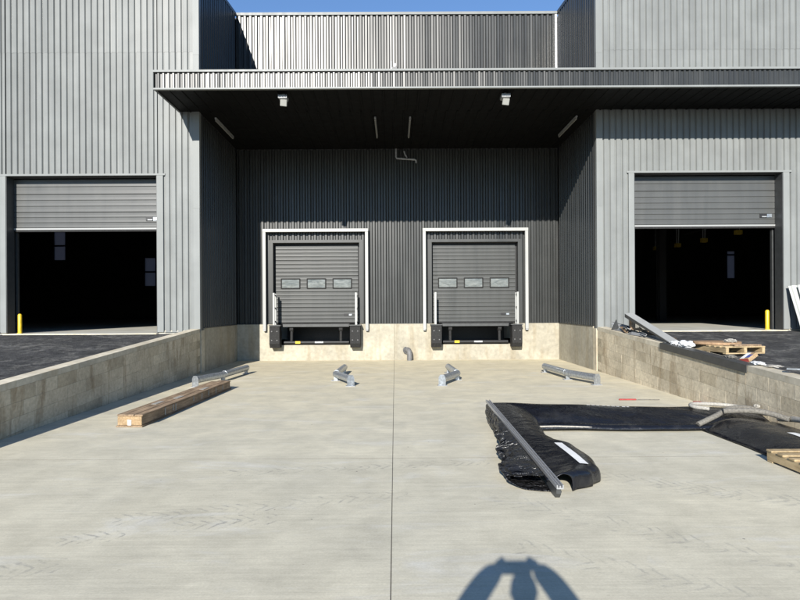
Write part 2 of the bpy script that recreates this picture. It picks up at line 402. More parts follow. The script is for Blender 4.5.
# front walls
DL0, DL1, DR0, DR1, DZ = -10.85, -6.61, 6.67, 10.85, 5.52
def facade(x0, x1, d0, d1, flip):
    m = MB()
    m.box(-36 if flip else x0, d0, YF + 0.05, YF + 0.25, 1.19, 11.3).box(d1, x1 if flip else 36, YF + 0.05, YF + 0.25, 1.19, 11.3)
    m.box(d0, d1, YF + 0.05, YF + 0.25, DZ, 11.3)
    wall = m.build('front_wall', 'liner_dark', wh)
    a, b = (-26.0, XL) if flip else (XR, 26.0)
    for (u0, u1, z0) in ((a, d0, 1.17), (d0, d1, DZ), (d1, b, 1.17)):
        for (za, zb, dy) in ((z0, 8.985, 0.0), (8.96, 11.45, -0.004)):
            corr(wall, (u0, YF + 0.040 + dy, 0), XV, ZV, -YV, u1 - u0, za, zb, P_SILVER, 'silver_cladding')
    # door trims
    MB().box(d0 - 0.14, d0 + 0.012, YF - 0.016, YF + 0.3, 1.15, DZ + 0.002).build('jamb_trim', 'trim_silver', wall)
    MB().box(d1 - 0.012, d1 + 0.16, YF - 0.016, YF + 0.3, 1.15, DZ + 0.002).build('jamb_trim', 'trim_silver', wall)
    MB().box(d0 - 0.20, d1 + 0.22, YF - 0.022, YF + 0.3, DZ + 0.004, DZ + 0.055).build('head_trim', 'trim_silver', wall)
    # corner trim and base drip
    c = XL if flip else XR; s_ = -1 if flip else 1
    for za, zb, q in ((1.17, 4.62, 0), (4.60, 8.9, 0.003), (8.88, 11.47, 0.006)):
        ct = MB(); xa, xb = sorted((c + s_ * 0.16, c - s_ * (0.006 + q)))
        ct.box(xa, xb, YF - 0.014 - q, YF + 0.12, za, zb)
        ct.build('corner_trim', 'trim_silver', wall)
    for u0, u1 in ((a, d0 - 0.15), (d1 + 0.18, b)):
        MB().box(u0, u1, YF - 0.03, YF + 0.03, 1.145, 1.168).build('base_drip', 'trim_silver', wall)
    for u0, u1 in ((d0, d1),):     # reveals, set behind the trims
        MB().box(u0 + 0.013, u0 + 0.03, YF + 0.0, YF + 0.32, 1.13, DZ).build('reveal', 'dark_grey_paint', wall)
        MB().box(u1 - 0.03, u1 - 0.013, YF, YF + 0.32, 1.13, DZ).build('reveal', 'dark_grey_paint', wall)
facade(-36, XL, DL0, DL1, True)
facade(XR, 36, DR0, DR1, False)

# recess side walls (charcoal) from base to roof
for s_, xc in ((1, XL), (-1, XR)):
    m = MB()
    poly = [(YF + 0.26, 1.19), (YB + 0.3, 1.19), (YB + 0.3, roof_z(YB) - 0.1), (YF + 0.26, roof_z(YF) - 0.1)]
    x0, x1 = sorted((xc - s_ * 0.05, xc - s_ * 0.22)); m.prism(poly, 'x', x0, x1)
    wall = m.build('side_wall', 'liner_dark', wh)
    corr(wall, (xc - s_ * 0.041, YF + 0.02, 0), YV, ZV, XV * s_, YB - YF - 0.02, 1.26, ZS, P_DARK, 'charcoal_cladding')
    corr(wall, (xc - s_ * 0.041, YF + 0.02, 0), YV, ZV, XV * s_, YB - YF - 0.02, ZS + 0.3, lambda u: roof_z(YF + u), P_DARK, 'charcoal_cladding')
    d = MB(); x0, x1 = sorted((xc - s_ * 0.2, xc + s_ * 0.012))
    pz = [(YF, roof_z(YF) - 0.06), (YB + 0.05, roof_z(YB + 0.05) - 0.06), (YB + 0.05, roof_z(YB + 0.05) + 0.05), (YF, roof_z(YF) + 0.05)]
    d.prism(pz, 'x', x0, x1); d.build('roof_edge_trim', 'dark_grey_paint', wall)
    x0, x1 = sorted((xc - s_ * 0.1, xc + s_ * 0.025))
    MB().box(x0, x1, YF + 0.32, YB - 0.08, 1.236, 1.262).build('base_drip', 'trim_charcoal', wall)

# recess back wall with dock doors
C1, C2, HW, DDZ = -2.71, 2.76, 1.49, 4.05
m = MB()
for x0, x1, z0, z1 in ((XL, C1 - HW, 1.245, ZS), (C1 - HW, C1 + HW, DDZ, ZS), (C1 + HW, C2 - HW, 1.245, ZS), (C2 - HW, C2 + HW, DDZ, ZS), (C2 + HW, XR, 1.245, ZS)):
    m.box(x0, x1, YB + 0.05, YB + 0.22, z0, z1)
m.box(XL, XR, YB + 0.05, YB + 0.22, ZS, 11.9)
bw = m.build('back_wall', 'liner_dark', wh)
for x0, x1, z0 in ((XL, C1 - HW, 1.26), (C1 - HW, C1 + HW, DDZ), (C1 + HW, C2 - HW, 1.26), (C2 - HW, C2 + HW, DDZ), (C2 + HW, XR, 1.26)):
    corr(bw, (x0, YB + 0.045, 0), XV, ZV, -YV, x1 - x0, z0, ZS, P_DARK, 'charcoal_cladding')
corr(bw, (XL, YB + 0.045, 0), XV, ZV, -YV, XR - XL, ZS + 0.3, 11.93, P_DARK, 'charcoal_cladding', jit=0.0018)
MB().box(XR - 0.09, XR - 0.006, YB - 0.012, YB + 0.04, ZS + 0.3, 11.895).build('corner_trim', 'galvanised_dull', bw)
MB().box(XL + 0.01, XR - 0.01, YB - 0.03, YB + 0.25, 11.90, 11.99).build('parapet_cap', 'trim_silver', bw)
for x0, x1 in ((XL + 0.03, C1 - HW - 0.13), (C1 + HW + 0.13, C2 - HW - 0.13), (C2 + HW + 0.13, XR - 0.03)):
    MB().box(x0, x1, YB - 0.03, YB + 0.04, 1.247, 1.265).build('base_drip', 'trim_charcoal', bw)

# roof (closes the hall)
rf = MB()
def roofpoly(y0, y1, x0, x1):
    rf.prism([(y0, roof_z(y0) - 0.22), (y1, roof_z(y1) - 0.22), (y1, roof_z(y1) - 0.04), (y0, roof_z(y0) - 0.04)], 'x', x0, x1)
roofpoly(YF + 0.02, YB + 0.26, -36, XL - 0.21); roofpoly(YF + 0.02, YB + 0.26, XR + 0.21, 36); roofpoly(YB + 0.261, 31, -36, 36)
rf.prism([(31, roof_z(31) - 0.22), (47, 11.3), (47, 11.5), (31, roof_z(31) - 0.04)], 'x', -36, 36)
rf.build('roof', 'liner_dark', wh)
# hall end walls
for a, b in ((-36.2, -36.001), (36.001, 36.2)):
    MB().box(a, b, YF + 0.03, 47.2, 0, 13.6).build('end_wall', 'liner_dark', wh)
wins = [(-28.55, -27.60, 5.95, 8.35), (-20.95, -20.05, 3.75, 6.10), (27.85, 28.50, 4.15, 6.40)]
m = MB(); xs_ = [-36]
for a, b, z0, z1 in wins:
    m.box(xs_[-1], a, 46.9, 47.1, 0, 12.5); m.box(a, b, 46.9, 47.1, 0, z0); m.box(a, b, 46.9, 47.1, z1, 12.5); xs_.append(b)
m.box(xs_[-1], 36, 46.9, 47.1, 0, 12.5)
rw = m.build('rear_wall', 'liner_dark', wh)
for a, b, z0, z1 in wins:
    zm = (z0 + z1) / 2 if b < 0 else z1 - 0.3
    for za, zb in ((z0, zm - 0.06), (zm + 0.06, z1)):
        MB().box(a, b, 47.0, 47.012, za, zb).build('window_pane', 'frosted_pane', rw)
    MB().box(a, b, 46.88, 47.05, zm - 0.06, zm + 0.06).build('window_bar', 'black_steel', rw)
# steel frame of the hall, seen through the raised doors
for x, y in ((11.9, 25.0), (20.5, 25.0), (-12.5, 31.0), (-21.0, 31.0), (20.5, 36.0), (28, 36.0)):
    m = MB(); m.box(x - 0.15, x + 0.15, y - 0.012, y + 0.012, 1.125, 11.2).box(x - 0.15, x + 0.15, y - 0.16, y - 0.14, 1.125, 11.2).box(x - 0.15, x + 0.15, y + 0.14, y + 0.16, 1.125, 11.2)
    m.build('steel_column', 'black_steel', wh)
for y in (22.0, 25.0, 28.0, 31.0, 34.0, 38.0, 42.0):
    m = MB(); m.box(6.2, 35.5, y - 0.1, y + 0.1, 8.0, 8.03).box(6.2, 35.5, y - 0.1, y + 0.1, 8.5, 8.53).box(6.2, 35.5, y - 0.01, y + 0.01, 8.03, 8.5)
    m.build('steel_beam', 'galvanised_dull', wh)
for x in (9.0, 13.0, 14.8, 19.0, 24.0):
    m = MB(); m.box(x - 0.05, x + 0.05, 17, 46.5, 7.72, 7.84)
    m.build('steel_rail', 'white_tube', wh)

# canopy
cb = MB(); cb.box(-5.93, 26, YC + 0.05, YF - 0.03, ZS + 0.03, ZFT - 0.04).box(XL + 0.004, XR - 0.004, YF - 0.03, YB + 0.045, ZS + 0.03, ZS + 0.28)
can = cb.build('canopy', 'soffit_cladding', wh)
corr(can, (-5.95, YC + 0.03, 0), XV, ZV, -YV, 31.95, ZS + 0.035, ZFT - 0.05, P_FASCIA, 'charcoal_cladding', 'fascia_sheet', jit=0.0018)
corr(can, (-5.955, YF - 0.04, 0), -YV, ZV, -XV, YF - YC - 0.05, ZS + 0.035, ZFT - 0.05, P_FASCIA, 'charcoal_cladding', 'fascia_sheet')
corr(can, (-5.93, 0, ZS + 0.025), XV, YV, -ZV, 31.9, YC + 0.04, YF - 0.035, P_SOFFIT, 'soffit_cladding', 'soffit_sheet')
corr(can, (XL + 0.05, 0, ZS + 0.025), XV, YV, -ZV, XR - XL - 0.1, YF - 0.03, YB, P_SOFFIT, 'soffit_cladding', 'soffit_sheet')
MB().box(-5.99, 26, YC - 0.035, YC + 0.06, ZFT - 0.05, ZFT).build('fascia_cap', 'trim_silver', can)
MB().box(-5.985, 26, YC - 0.03, YC + 0.055, ZS - 0.005, ZS + 0.034).build('fascia_drip', 'trim_silver', can)
MB().box(-5.987, -5.93, YC + 0.061, YF - 0.035, ZFT - 0.048, ZFT - 0.002).box(-5.983, -5.93, YC + 0.056, YF - 0.035, ZS - 0.003, ZS + 0.032).build('end_trim', 'trim_charcoal', can)
MB().box(XL + 0.05, XR - 0.05, YF - 0.02, YB - 0.01, ZS + 0.281, ZS + 0.30).build('canopy_deck', 'dark_grey_paint', can)

# raised sectional doors
def ribbed_panel(mb, x0, x1, y, z0, z1, step, d=0.012):
    zs = []; z = z0
    n = max(1, round((z1 - z0) / step)); st = (z1 - z0) / n; prof = []
    for i in range(n):
        a = z0 + i * st
        prof += [(a, 0.0), (a + 0.012, d), (a + st * 0.5, d * 0.85), (a + st - 0.012, d)]
    prof.append((z1, 0.0))
    vs_ = []
    for (z, dd) in prof: vs_ += [(x0, y - dd, z), (x1, y - dd, z)]
    mb.add(vs_, [(2 * i, 2 * i + 1, 2 * i + 3, 2 * i + 2) for i in range(len(prof) - 1)])
    mb.box(x0, x1, y + 0.001, y + 0.04, z0, z1)
def sect_door(x0, x1, label):
    y = YF + 0.33; zb = 4.05
    d = MB().box(x0 - 0.05, x1 + 0.05, y + 0.05, y + 0.07, zb + 0.1, DZ + 0.05).build('sectional_door', 'black_steel', wh); d['label'] = label
    for za, zz in ((zb + 0.07, 4.56), (4.566, 5.07), (5.076, 5.50)):
        m = MB(); ribbed_panel(m, x0 + 0.03, x1 - 0.03, y, za, zz, 0.17); m.build('door_panel', 'door_grey', d, recalc=False)
    MB().box(x0 + 0.03, x1 - 0.03, y - 0.03, y + 0.05, zb + 0.015, zb + 0.06).build('bottom_seal', 'door_seal', d)
    MB().box(x0 + 0.03, x1 - 0.03, y - 0.026, y + 0.05, zb - 0.04, zb + 0.014).build('rubber_seal', 'black_rubber', d)
    lx = x1 - 0.46
    MB().bbox(lx, lx + 0.20, y - 0.028, y - 0.01, zb + 0.25, zb + 0.37, 0.004).build('lock_plate', 'black_steel', d)
    MB().bbox(lx + 0.205, lx + 0.34, y - 0.03, y - 0.01, zb + 0.26, zb + 0.36, 0.004).build('handle_plate', 'galvanised', d)
    MB().bbox(lx + 0.05, lx + 0.19, y - 0.04, y - 0.0285, zb + 0.265, zb + 0.30, 0.004).build('handle', 'galvanised_dull', d)
    for xx in (x0 + 0.02, x1 - 0.02):
        MB().box(xx - 0.03, xx + 0.03, y + 0.08, y + 0.16, 1.126, 5.4).build('guide_track', 'dark_grey_paint', d)
sect_door(DL0, DL1, 'grey sectional door raised nearly full height, beside the left yellow bollard')
sect_door(DR0, DR1, 'grey sectional door raised nearly full height, above the scrap pallet')

# dock doors
def dock_door(c, label):
    y = YB + 0.20
    fr = MB().box(c - HW - 0.13, c - HW + 0.004, YB - 0.025, YB + 0.19, 1.262, DDZ + 0.004).box(c + HW - 0.004, c + HW + 0.13, YB - 0.025, YB + 0.19, 1.262, DDZ + 0.004)
    fr.box(c - HW - 0.132, c + HW + 0.132, YB - 0.027, YB + 0.19, DDZ + 0.005, DDZ + 0.10)
    d = fr.build('dock_door', 'trim_charcoal', wh); d['label'] = label
    zs = [1.30, 1.83, 2.38, 2.93, 3.47, 3.98]
    for i in range(5):
        m = MB(); ribbed_panel(m, c - HW + 0.06, c + HW - 0.06, y, zs[i], zs[i + 1] - 0.006, 0.137); m.build('door_panel', 'door_charcoal', d, recalc=False)
    MB().box(c - HW, c + HW, y + 0.05, y + 0.06, 1.28, DDZ + 0.05).build('door_backing', 'black_steel', d)
    MB().box(c - HW + 0.06, c + HW - 0.06, y - 0.025, y + 0.04, 1.262, 1.299).build('bottom_seal', 'black_rubber', d)
    for k in (-1, 0, 1):
        x = c - 0.02 + k * 0.90; f = MB(); z0, z1 = 2.50, 2.81
        for a in ((x - 0.32, x + 0.32, z0 - 0.03, z0 + 0.012), (x - 0.32, x + 0.32, z1 - 0.012, z1 + 0.03), (x - 0.34, x - 0.30, z0 - 0.02, z1 + 0.02), (x + 0.30, x + 0.34, z0 - 0.02, z1 + 0.02)):
            f.bbox(a[0], a[1], y - 0.034, y - 0.012, a[2], a[3], 0.004)
        f.build('window_frame', 'black_rubber', d)
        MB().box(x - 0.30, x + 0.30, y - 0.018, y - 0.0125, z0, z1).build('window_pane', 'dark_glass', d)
    lx = c + HW - 0.56
    MB().bbox(lx, lx + 0.17, y - 0.03, y - 0.012, 1.53, 1.60, 0.004).build('lock_plate', 'black_steel', d)
    MB().bbox(lx + 0.175, lx + 0.28, y - 0.03, y - 0.012, 1.535, 1.595, 0.004).build('handle_plate', 'galvanised', d)
dock_door(C1, 'charcoal ribbed dock door with three small windows, nearer the timber beam')
dock_door(C2, 'charcoal ribbed dock door with three small windows, nearer the black curtain')

# ------------------------------------------------------------ retaining walls with their blocks
bl = {}
def block_mesh(s_, L, H, D):
    key = (s_, round(L, 3), round(H, 3))
    if key in bl: return bl[key]
    bm = bmesh.new(); bmesh.ops.create_cube(bm, size=1)
    for v in bm.verts: v.co = Vector((v.co.x * D, v.co.y * L, v.co.z * H))
    bmesh.ops.bevel(bm, geom=bm.edges[:], offset=0.0015, segments=1, affect='EDGES')
    for v in bm.verts: v.co.z += v.co.y * SLOPE
    me = bpy.data.meshes.new('block'); bm.to_mesh(me); bm.free(); me.materials.append(MATS['block_concrete']); bl[key] = me
    return me
def retaining(s_, xf, label):
    """s_: direction in which the face looks; xf: face position"""
    y0, y1 = -2.5, YF + 0.02; xb = xf - s_ * 0.25
    def sheared(m, xa, xc, ya, yc, ta, tb):
        xa, xc = sorted((xa, xc))
        m.add([(x, y, wall_top(y) + tt) for tt in (ta, tb) for y in (ya, yc) for x in (xa, xc)],
              [(0, 2, 3, 1), (4, 5, 7, 6), (0, 1, 5, 4), (2, 6, 7, 3), (0, 4, 6, 2), (1, 3, 7, 5)])
    core = MB(); sheared(core, xf - s_ * 0.003, xb, y0, y1, -1.5, -0.099)
    wobj = core.build('retaining_wall', 'mortar'); tag(wobj, label, 'wall')
    y = y1
    seg = 0
    while y > y0:
        L = 3.0
        m = MB(); sheared(m, xf + 0.0, xb - s_ * 0.002, max(y - L, y0), y - (0.006 if seg else 0), -0.098, 0.0); m.build('coping', 'kerb_concrete', wobj); y -= L; seg += 1
    L, H = 0.55, 0.215
    for r_ in range(7):
        y = y1 - 0.02 - (0.27 if r_ % 2 else 0.0); zt = -0.100 - H * (r_ + 0.5)
        while y > y0 + 0.5:
            yc = y - L / 2
            if wall_top(yc) + zt > -H * 0.45 and wall_top(yc) + zt - H / 2 > -0.25:
                if yc > 3.0:
                    o = bpy.data.objects.new('block', block_mesh(s_, L - 0.004, H - 0.004, 0.06)); col.objects.link(o)
                    o.parent = wobj
                    o.location = (xf - s_ * (0.03 + random.uniform(-0.0012, 0.0012)), yc, wall_top(yc) + zt)
            y -= L
retaining(1, XL, 'shaded concrete block retaining wall beside the long timber beam')
retaining(-1, XR, 'sunlit concrete block retaining wall with scrap metal lying on its top')

# ------------------------------------------------------------ dock equipment
def dock_set(c, which):
    # bumpers
    for k, (x, wd) in enumerate(((c - 1.36, 'far'), (c + 1.36, 'near'))):
        side = ('left', 'right')[k]
        b = empty('dock_bumper', (x, YB - 0.07, 0.5), f'black rubber dock bumper at the {side} end of the {which} leveller pit', 'bumper', 'dock bumpers')
        m = MB(); m.prism([(YB - 0.065, 0.46), (YB - 0.065, 1.20), (YB - 0.40, 1.20), (YB - 0.44, 1.16), (YB - 0.44, 0.60), (YB - 0.36, 0.46)], 'x', x - 0.17, x + 0.17)
        m.build('rubber_block', 'black_rubber', b)
        MB().box(x - 0.20, x + 0.20, YB - 0.42, YB - 0.062, 1.202, 1.232).build('top_plate', 'dark_grey_paint', b)
        for bx in (-0.09, 0.09):
            for bz in (0.72, 1.02):
                MB().tube([(x + bx, YB - 0.455, bz), (x + bx, YB - 0.43, bz)], 0.020, 8).build('bolt', 'pipe_grey', b)
        # vertical guard: two light posts with a dark web
        pg = empty('track_guard', (x, YB - 0.3, 1.24), f'upright steel track guard on the {side} bumper of the {which} dock', 'guard', 'track guards')
        xx = x - 0.03 * (1 if k == 0 else -1)
        MB().box(xx - 0.03, xx + 0.03, YB - 0.40, YB - 0.352, 1.234, 2.32).build('post', 'white_tube', pg)
        MB().box(xx - 0.025, xx + 0.025, YB - 0.10, YB - 0.055, 1.234, 2.30).build('post', 'white_tube', pg)
        for zz in (1.32, 1.78, 2.22):
            MB().box(xx - 0.008, xx + 0.008, YB - 0.351, YB - 0.101, zz, zz + 0.05).build('web_bar', 'dark_grey_paint', pg)
    # leveller
    lv = empty('dock_leveller', (c, YB + 0.3, 0.55), f'black steel dock leveller with yellow tag under the {which} dock door', 'leveller', 'dock levellers')
    MB().box(c - 1.15, c + 1.15, YB - 0.10, YB + 1.9, 1.205, 1.255).build('deck_plate', 'black_steel', lv)
    MB().box(c - 1.13, c + 1.13, YB - 0.13, YB - 0.103, 1.16, 1.25).build('lip', 'dark_grey_paint', lv)
    MB().tube([(c - 1.12, YB - 0.02, 0.62), (c + 1.12, YB - 0.02, 0.62)], 0.055, 8).build('cross_bar', 'black_steel', lv)
    for q in (-0.86, 0.84):
        m = MB(); m.tube([(c + q, YB + 0.0, 0.58), (c + q, YB + 0.04, 1.06)], 0.05, 8); m.tube([(c + q - 0.06, YB + 0.03, 1.08), (c + q + 0.06, YB + 0.03, 1.08)], 0.09, 8)
        m.build('support_leg', 'black_rubber', lv)
    MB().box(c - 0.72, c - 0.55, YB - 0.082, YB - 0.076, 0.585, 0.665).build('warning_tag', 'yellow_paint', lv)
    MB().box(c - 0.05, c + 0.24, YB - 0.082, YB - 0.076, 0.60, 0.655).build('maker_plate', 'galvanised_dull', lv)
    MB().box(c - 1.36, c + 1.36, YB + 1.9, YB + 2.0, 0.3, 1.2).box(c - 1.355, c + 1.355, YB + 0.301, YB + 1.9, 0.45, 0.528).build('pit_lining', 'black_steel', lv)
    # shelter frame
    f = empty('shelter_frame', (c, YB - 0.15, 1.06), f'white square tube frame mounted around the {which} dock door', 'frame', 'dock shelter frames')
    y0, y1, hw, zt = YB - 0.20, YB - 0.10, 1.75, 4.46
    for x in (c - hw, c + hw):
        MB().bbox(x - 0.052, x + 0.052, y0, y1, 1.06, zt - 0.054, 0.006).build('post', 'white_tube', f)
        MB().bbox(x - 0.045, x + 0.045, y0 + 0.005, y1 - 0.005, 1.02, 1.059, 0.004).build('foot_cap', 'galvanised_dull', f)
        for zz in (1.5, 2.9, 4.2):
            MB().box(x - 0.03, x + 0.03, y1 + 0.001, YB + 0.03, zz, zz + 0.05).build('bracket', 'black_steel', f)
    MB().bbox(c - hw - 0.055, c + hw + 0.055, y0 - 0.002, y1 + 0.002, zt - 0.053, zt + 0.053, 0.006).build('top_rail', 'white_tube', f)
    MB().box(c + 0.95, c + 1.06, YB - 0.09, YB + 0.005, zt + 0.06, zt + 0.13).build('clip', 'black_steel', f)
dock_set(C1, 'left'); dock_set(C2, 'right')

# drain stub at the dock wall
d = empty('drain_pipe', (0.48, YB - 0.2, 0), 'short grey drain pipe bending out of the dock wall into the slab', 'pipe')
MB().tube(smoothpath([(0.40, YB - 0.05, 0.34), (0.44, YB - 0.14, 0.345), (0.485, YB - 0.22, 0.27), (0.495, YB - 0.235, 0.12), (0.495, YB - 0.235, 0.0)], 5), 0.095, 14).build('pipe', 'pipe_grey', d)
MB().tube([(0.37, YB - 0.062, 0.33), (0.385, YB - 0.085, 0.335)], 0.125, 14).build('collar', 'pipe_grey', d)

# wheel guides
def wheel_guide(xa, xb, xn, label):
    ya, yb_, yn = 15.45, 13.85, 12.85; z = 0.165; rr = 0.082
    wg = empty('wheel_guide', (xb, yb_, 0), label, 'wheel guide', 'wheel guides')
    pts = [(xa, ya, z), (xa + (xb - xa) * 0.93, yb_ + 0.12, z)] + [tuple(v) for v in smoothpath([(xa + (xb - xa) * 0.95, yb_ + 0.09, z), (xb, yb_, z), (xb + (xn - xb) * 0.1, yb_ - 0.1, z)], 4)] + [(xn, yn, z)]
    MB().tube(pts, rr, 16).build('pipe', 'galvanised', wg)
    MB().tube([(xa + (xb - xa) * 0.92, yb_ + 0.13, z), (xa + (xb - xa) * 0.96, yb_ + 0.07, z)], rr + 0.006, 16, True).build('weld_collar', 'galvanised', wg)
    for (x, y, hh) in ((xa, ya - 0.06, 0.10), (xb, yb_, 0.10), (xn, yn + 0.02, 0.12)):
        MB().box(x - 0.045, x + 0.045, y - 0.03, y + 0.03, 0.013, hh).build('foot', 'galvanised', wg)
        MB().bbox(x - 0.11, x + 0.11, y - 0.085, y + 0.085, 0.0005, 0.0125, 0.002).build('base_plate', 'galvanised_dull', wg)
    dv = Vector((xn - xb, yn - yb_, 0)).normalized()
    M = Matrix.Translation(Vector((xn, yn, 0)) + dv * 0.008) @ Matrix.Rotation(math.atan2(dv.y, dv.x), 4, 'Z')
    MB().prism([(-0.085, 0.013), (0.085, 0.013), (0.085, 0.19), (0.05, 0.255), (-0.05, 0.255), (-0.085, 0.19)], 'x', 0, 0.014)
    m = MB(); m.prism([(-0.085, 0.013), (0.085, 0.013), (0.085, 0.19), (0.05, 0.255), (-0.05, 0.255), (-0.085, 0.19)], 'x', 0, 0.014)
    m.v = [tuple(M @ Vector(v)) for v in m.v]; m.build('end_plate', 'galvanised', wg)
wheel_guide(-4.10, -4.26, -4.58, 'galvanised pipe wheel guide lying behind the long timber beam')
wheel_guide(-1.40, -1.47, -1.03, 'galvanised pipe wheel guide left of the central floor joint')
wheel_guide(1.46, 1.53, 1.08, 'galvanised pipe wheel guide just right of the central floor joint')
wheel_guide(4.12, 4.26, 4.62, 'galvanised pipe wheel guide nearest the sunlit block wall')

# lights and conduit on the canopy
for x, lab in ((-5.1, 'slim grey strip light under canopy, nearest the left charcoal side wall'), (-0.54, 'slim strip light under canopy, left one of the middle pair'),
               (0.46, 'slim strip light under canopy, right one of the middle pair'), (5.22, 'slim grey strip light under canopy, nearest the right charcoal side wall')):
    e = empty('strip_light', (x, 16.9, ZS), lab, 'light', 'strip lights under the canopy')
    MB().bbox(x - 0.028, x + 0.028, 16.0, 17.75, ZS - 0.05, ZS + 0.006, 0.006).build('housing', 'galvanised_dull', e)
    MB().bbox(x - 0.023, x + 0.023, 16.02, 17.73, ZS - 0.10, ZS - 0.051, 0.012).build('diffuser', 'lamp_diffuser', e)
for x, lab in ((-2.82, 'small floodlight under canopy edge above the left dock door'), (2.84, 'small floodlight under canopy edge above the right dock door')):
    e = empty('floodlight', (x, YC + 0.35, ZS), lab, 'floodlight', 'floodlights under the canopy edge')
    MB().box(x - 0.03, x + 0.03, YC + 0.33, YC + 0.37, ZS - 0.05, ZS + 0.006).build('bracket', 'galvanised_dull', e)
    m = MB(); m.bbox(x - 0.11, x + 0.11, YC + 0.22, YC + 0.48, ZS - 0.15, ZS - 0.05, 0.02)
    for q in range(6): m.box(x - 0.105 + q * 0.04, x - 0.095 + q * 0.04, YC + 0.20, YC + 0.219, ZS - 0.145, ZS - 0.055)
    m.build('housing', 'galvanised_dull', e)
    M = Matrix.Translation((x + 0.02, YC + 0.28, ZS - 0.152)) @ Matrix.Rotation(R(20), 4, 'X') @ Matrix.Rotation(R(6), 4, 'Y')
    MB().bbox(-0.085, 0.085, -0.03, 0.03, -0.17, 0.0, 0.012, M).build('lamp_face', 'lamp_lens', e)
e = empty('conduit', (0.4, YB - 0.05, 6.9), 'grey bent conduit pipe on the back wall between the middle strip lights', 'pipe')
zc = 6.93
MB().tube([(0.06, YB - 0.06, ZS), (0.06, YB - 0.06, zc + 0.06), (0.09, YB - 0.06, zc), (0.70, YB - 0.06, zc - 0.04), (0.75, YB - 0.06, zc - 0.07), (0.76, YB - 0.06, zc - 0.16)], 0.035, 8).build('pipe', 'galvanised_dull', e)
MB().tube([(0.34, YB - 0.06, ZS - 0.08), (0.37, YB - 0.06, zc + 0.14), (0.44, YB - 0.06, zc + 0.02)], 0.028, 8).build('branch', 'galvanised_dull', e)
e = empty('wall_bracket', (-0.05, YB - 0.1, 9.6), 'small metal bracket on the upper wall just above the canopy fascia', 'bracket')
MB().box(-0.11, -0.07, YB - 0.06, YB - 0.004, 9.5, 10.28).build('upright', 'galvanised_dull', e)
MB().box(0.02, 0.07, YB - 0.06, YB - 0.004, 9.5, 10.20).build('upright', 'galvanised_dull', e)
MB().bbox(-0.069, 0.12, YB - 0.12, YB - 0.06, 9.9, 10.06, 0.01).build('box', 'pipe_grey', e)

# yellow bollards inside the doors
for x, y, lab in ((-10.55, 15.75, 'yellow bollard inside the raised door on the left'), (10.52, 15.83, 'yellow bollard inside the raised door on the right')):
    e = empty('bollard', (x, y, 1.125), lab, 'bollard', 'yellow bollards')
    zb = 1.13 if x > 0 else 1.13
    MB().tube([(x, y, zb), (x, y, zb + 0.52), (x, y, zb + 0.55)], [0.052, 0.052, 0.03], 12).build('post', 'yellow_paint', e)
    MB().tube([(x, y, zb - 0.003), (x, y, zb + 0.014)], 0.07, 12).build('base_plate', 'yellow_dull', e)

# hanging boxes in the right-hand hall
for i, (x, y, z) in enumerate(((14.2, 30.4, 4.95), (14.6, 28.9, 4.95), (14.8, 26.8, 4.95), (14.85, 24.2, 4.98))):
    e = empty('hanging_lamp', (x, y, z), ['yellow box hanging in the hall, farthest left of the row of four', 'yellow box hanging in the hall, second from the left',
             'yellow box hanging in the hall, third from the left', 'yellow box hanging in the hall, nearest and rightmost of four'][i], 'hanging box', 'yellow boxes hanging in the hall')
    MB().bbox(x - 0.14, x + 0.14, y - 0.10, y + 0.10, z - 0.10, z + 0.10, 0.015).build('box', 'yellow_dull', e)
    MB().tube([(x - 0.05, y, z + 0.10), (x - 0.05, y, 7.8)], 0.02, 6).build('cable', 'white_plastic', e)
    MB().tube([(x + 0.05, y, z + 0.10), (x + 0.09, y, 7.8)], 0.025, 6).build('cable', 'white_plastic', e)

# ------------------------------------------------------------ things on the yard
# long timber beam: stacked weathered boards, light cut ends, tie strips
tb = empty('timber_beam', (-4.0, 10.5, 0), 'long weathered brown timber beam lying on the slab beside the shaded wall', 'timber')
ang = math.atan2(-(-3.91 - -4.05), 4.0); ang = math.atan2(4.0, 0.17) - math.pi / 2
Mt = Matrix.Translation((-4.045, 8.5, 0)) @ Matrix.Rotation(ang, 4, 'Z')
def tbox(x0, x1, y0, y1, z0, z1, name, mat, b=0.006):
    m = MB().bbox(x0, x1, y0, y1, z0, z1, b); o = m.build(name, mat, None); o.parent = tb; o.matrix_parent_inverse = Matrix(); o.matrix_local = Matrix.Translation(-tb.location) @ Mt; return o
tbox(-0.205, 0.205, -0.005, 4.05, 0.002, 0.025, 'base_board', 'weathered_wood')
tbox(-0.19, 0.0, 0.03, 4.02, 0.027, 0.165, 'plank', 'weathered_wood'); tbox(0.004, 0.19, 0.03, 4.0, 0.027, 0.165, 'plank', 'weathered_wood')
tbox(-0.188, 0.188, 0.012, 0.029, 0.027, 0.162, 'end_board', 'fresh_wood')
tbox(-0.20, -0.07, 0.02, 3.9, 0.167, 0.19, 'top_board', 'weathered_wood'); tbox(-0.064, 0.07, 0.0, 4.03, 0.167, 0.193, 'top_board', 'weathered_wood'); tbox(0.076, 0.204, 0.01, 4.0, 0.167, 0.189, 'top_board', 'weathered_wood')
for yy in (0.78, 1.08, 1.18, 1.95, 2.35, 2.7, 3.1, 3.5):
    tbox(0.191, 0.196, yy, yy + 0.035, 0.03 + random.uniform(0, 0.04), 0.16, 'tie_strip', 'foam_pale', 0.001)
tbox(-0.03, 0.03, 0.004, 0.0115, 0.03, 0.11, 'end_mark', 'white_paint', 0.001)
for (x, yy) in ((-0.1, 0.9), (0.0, 1.5), (0.05, 2.6)):
    tbox(x, x + 0.09, yy, yy + 0.3, 0.1935, 0.198, 'torn_label', 'foam_pale', 0.001)

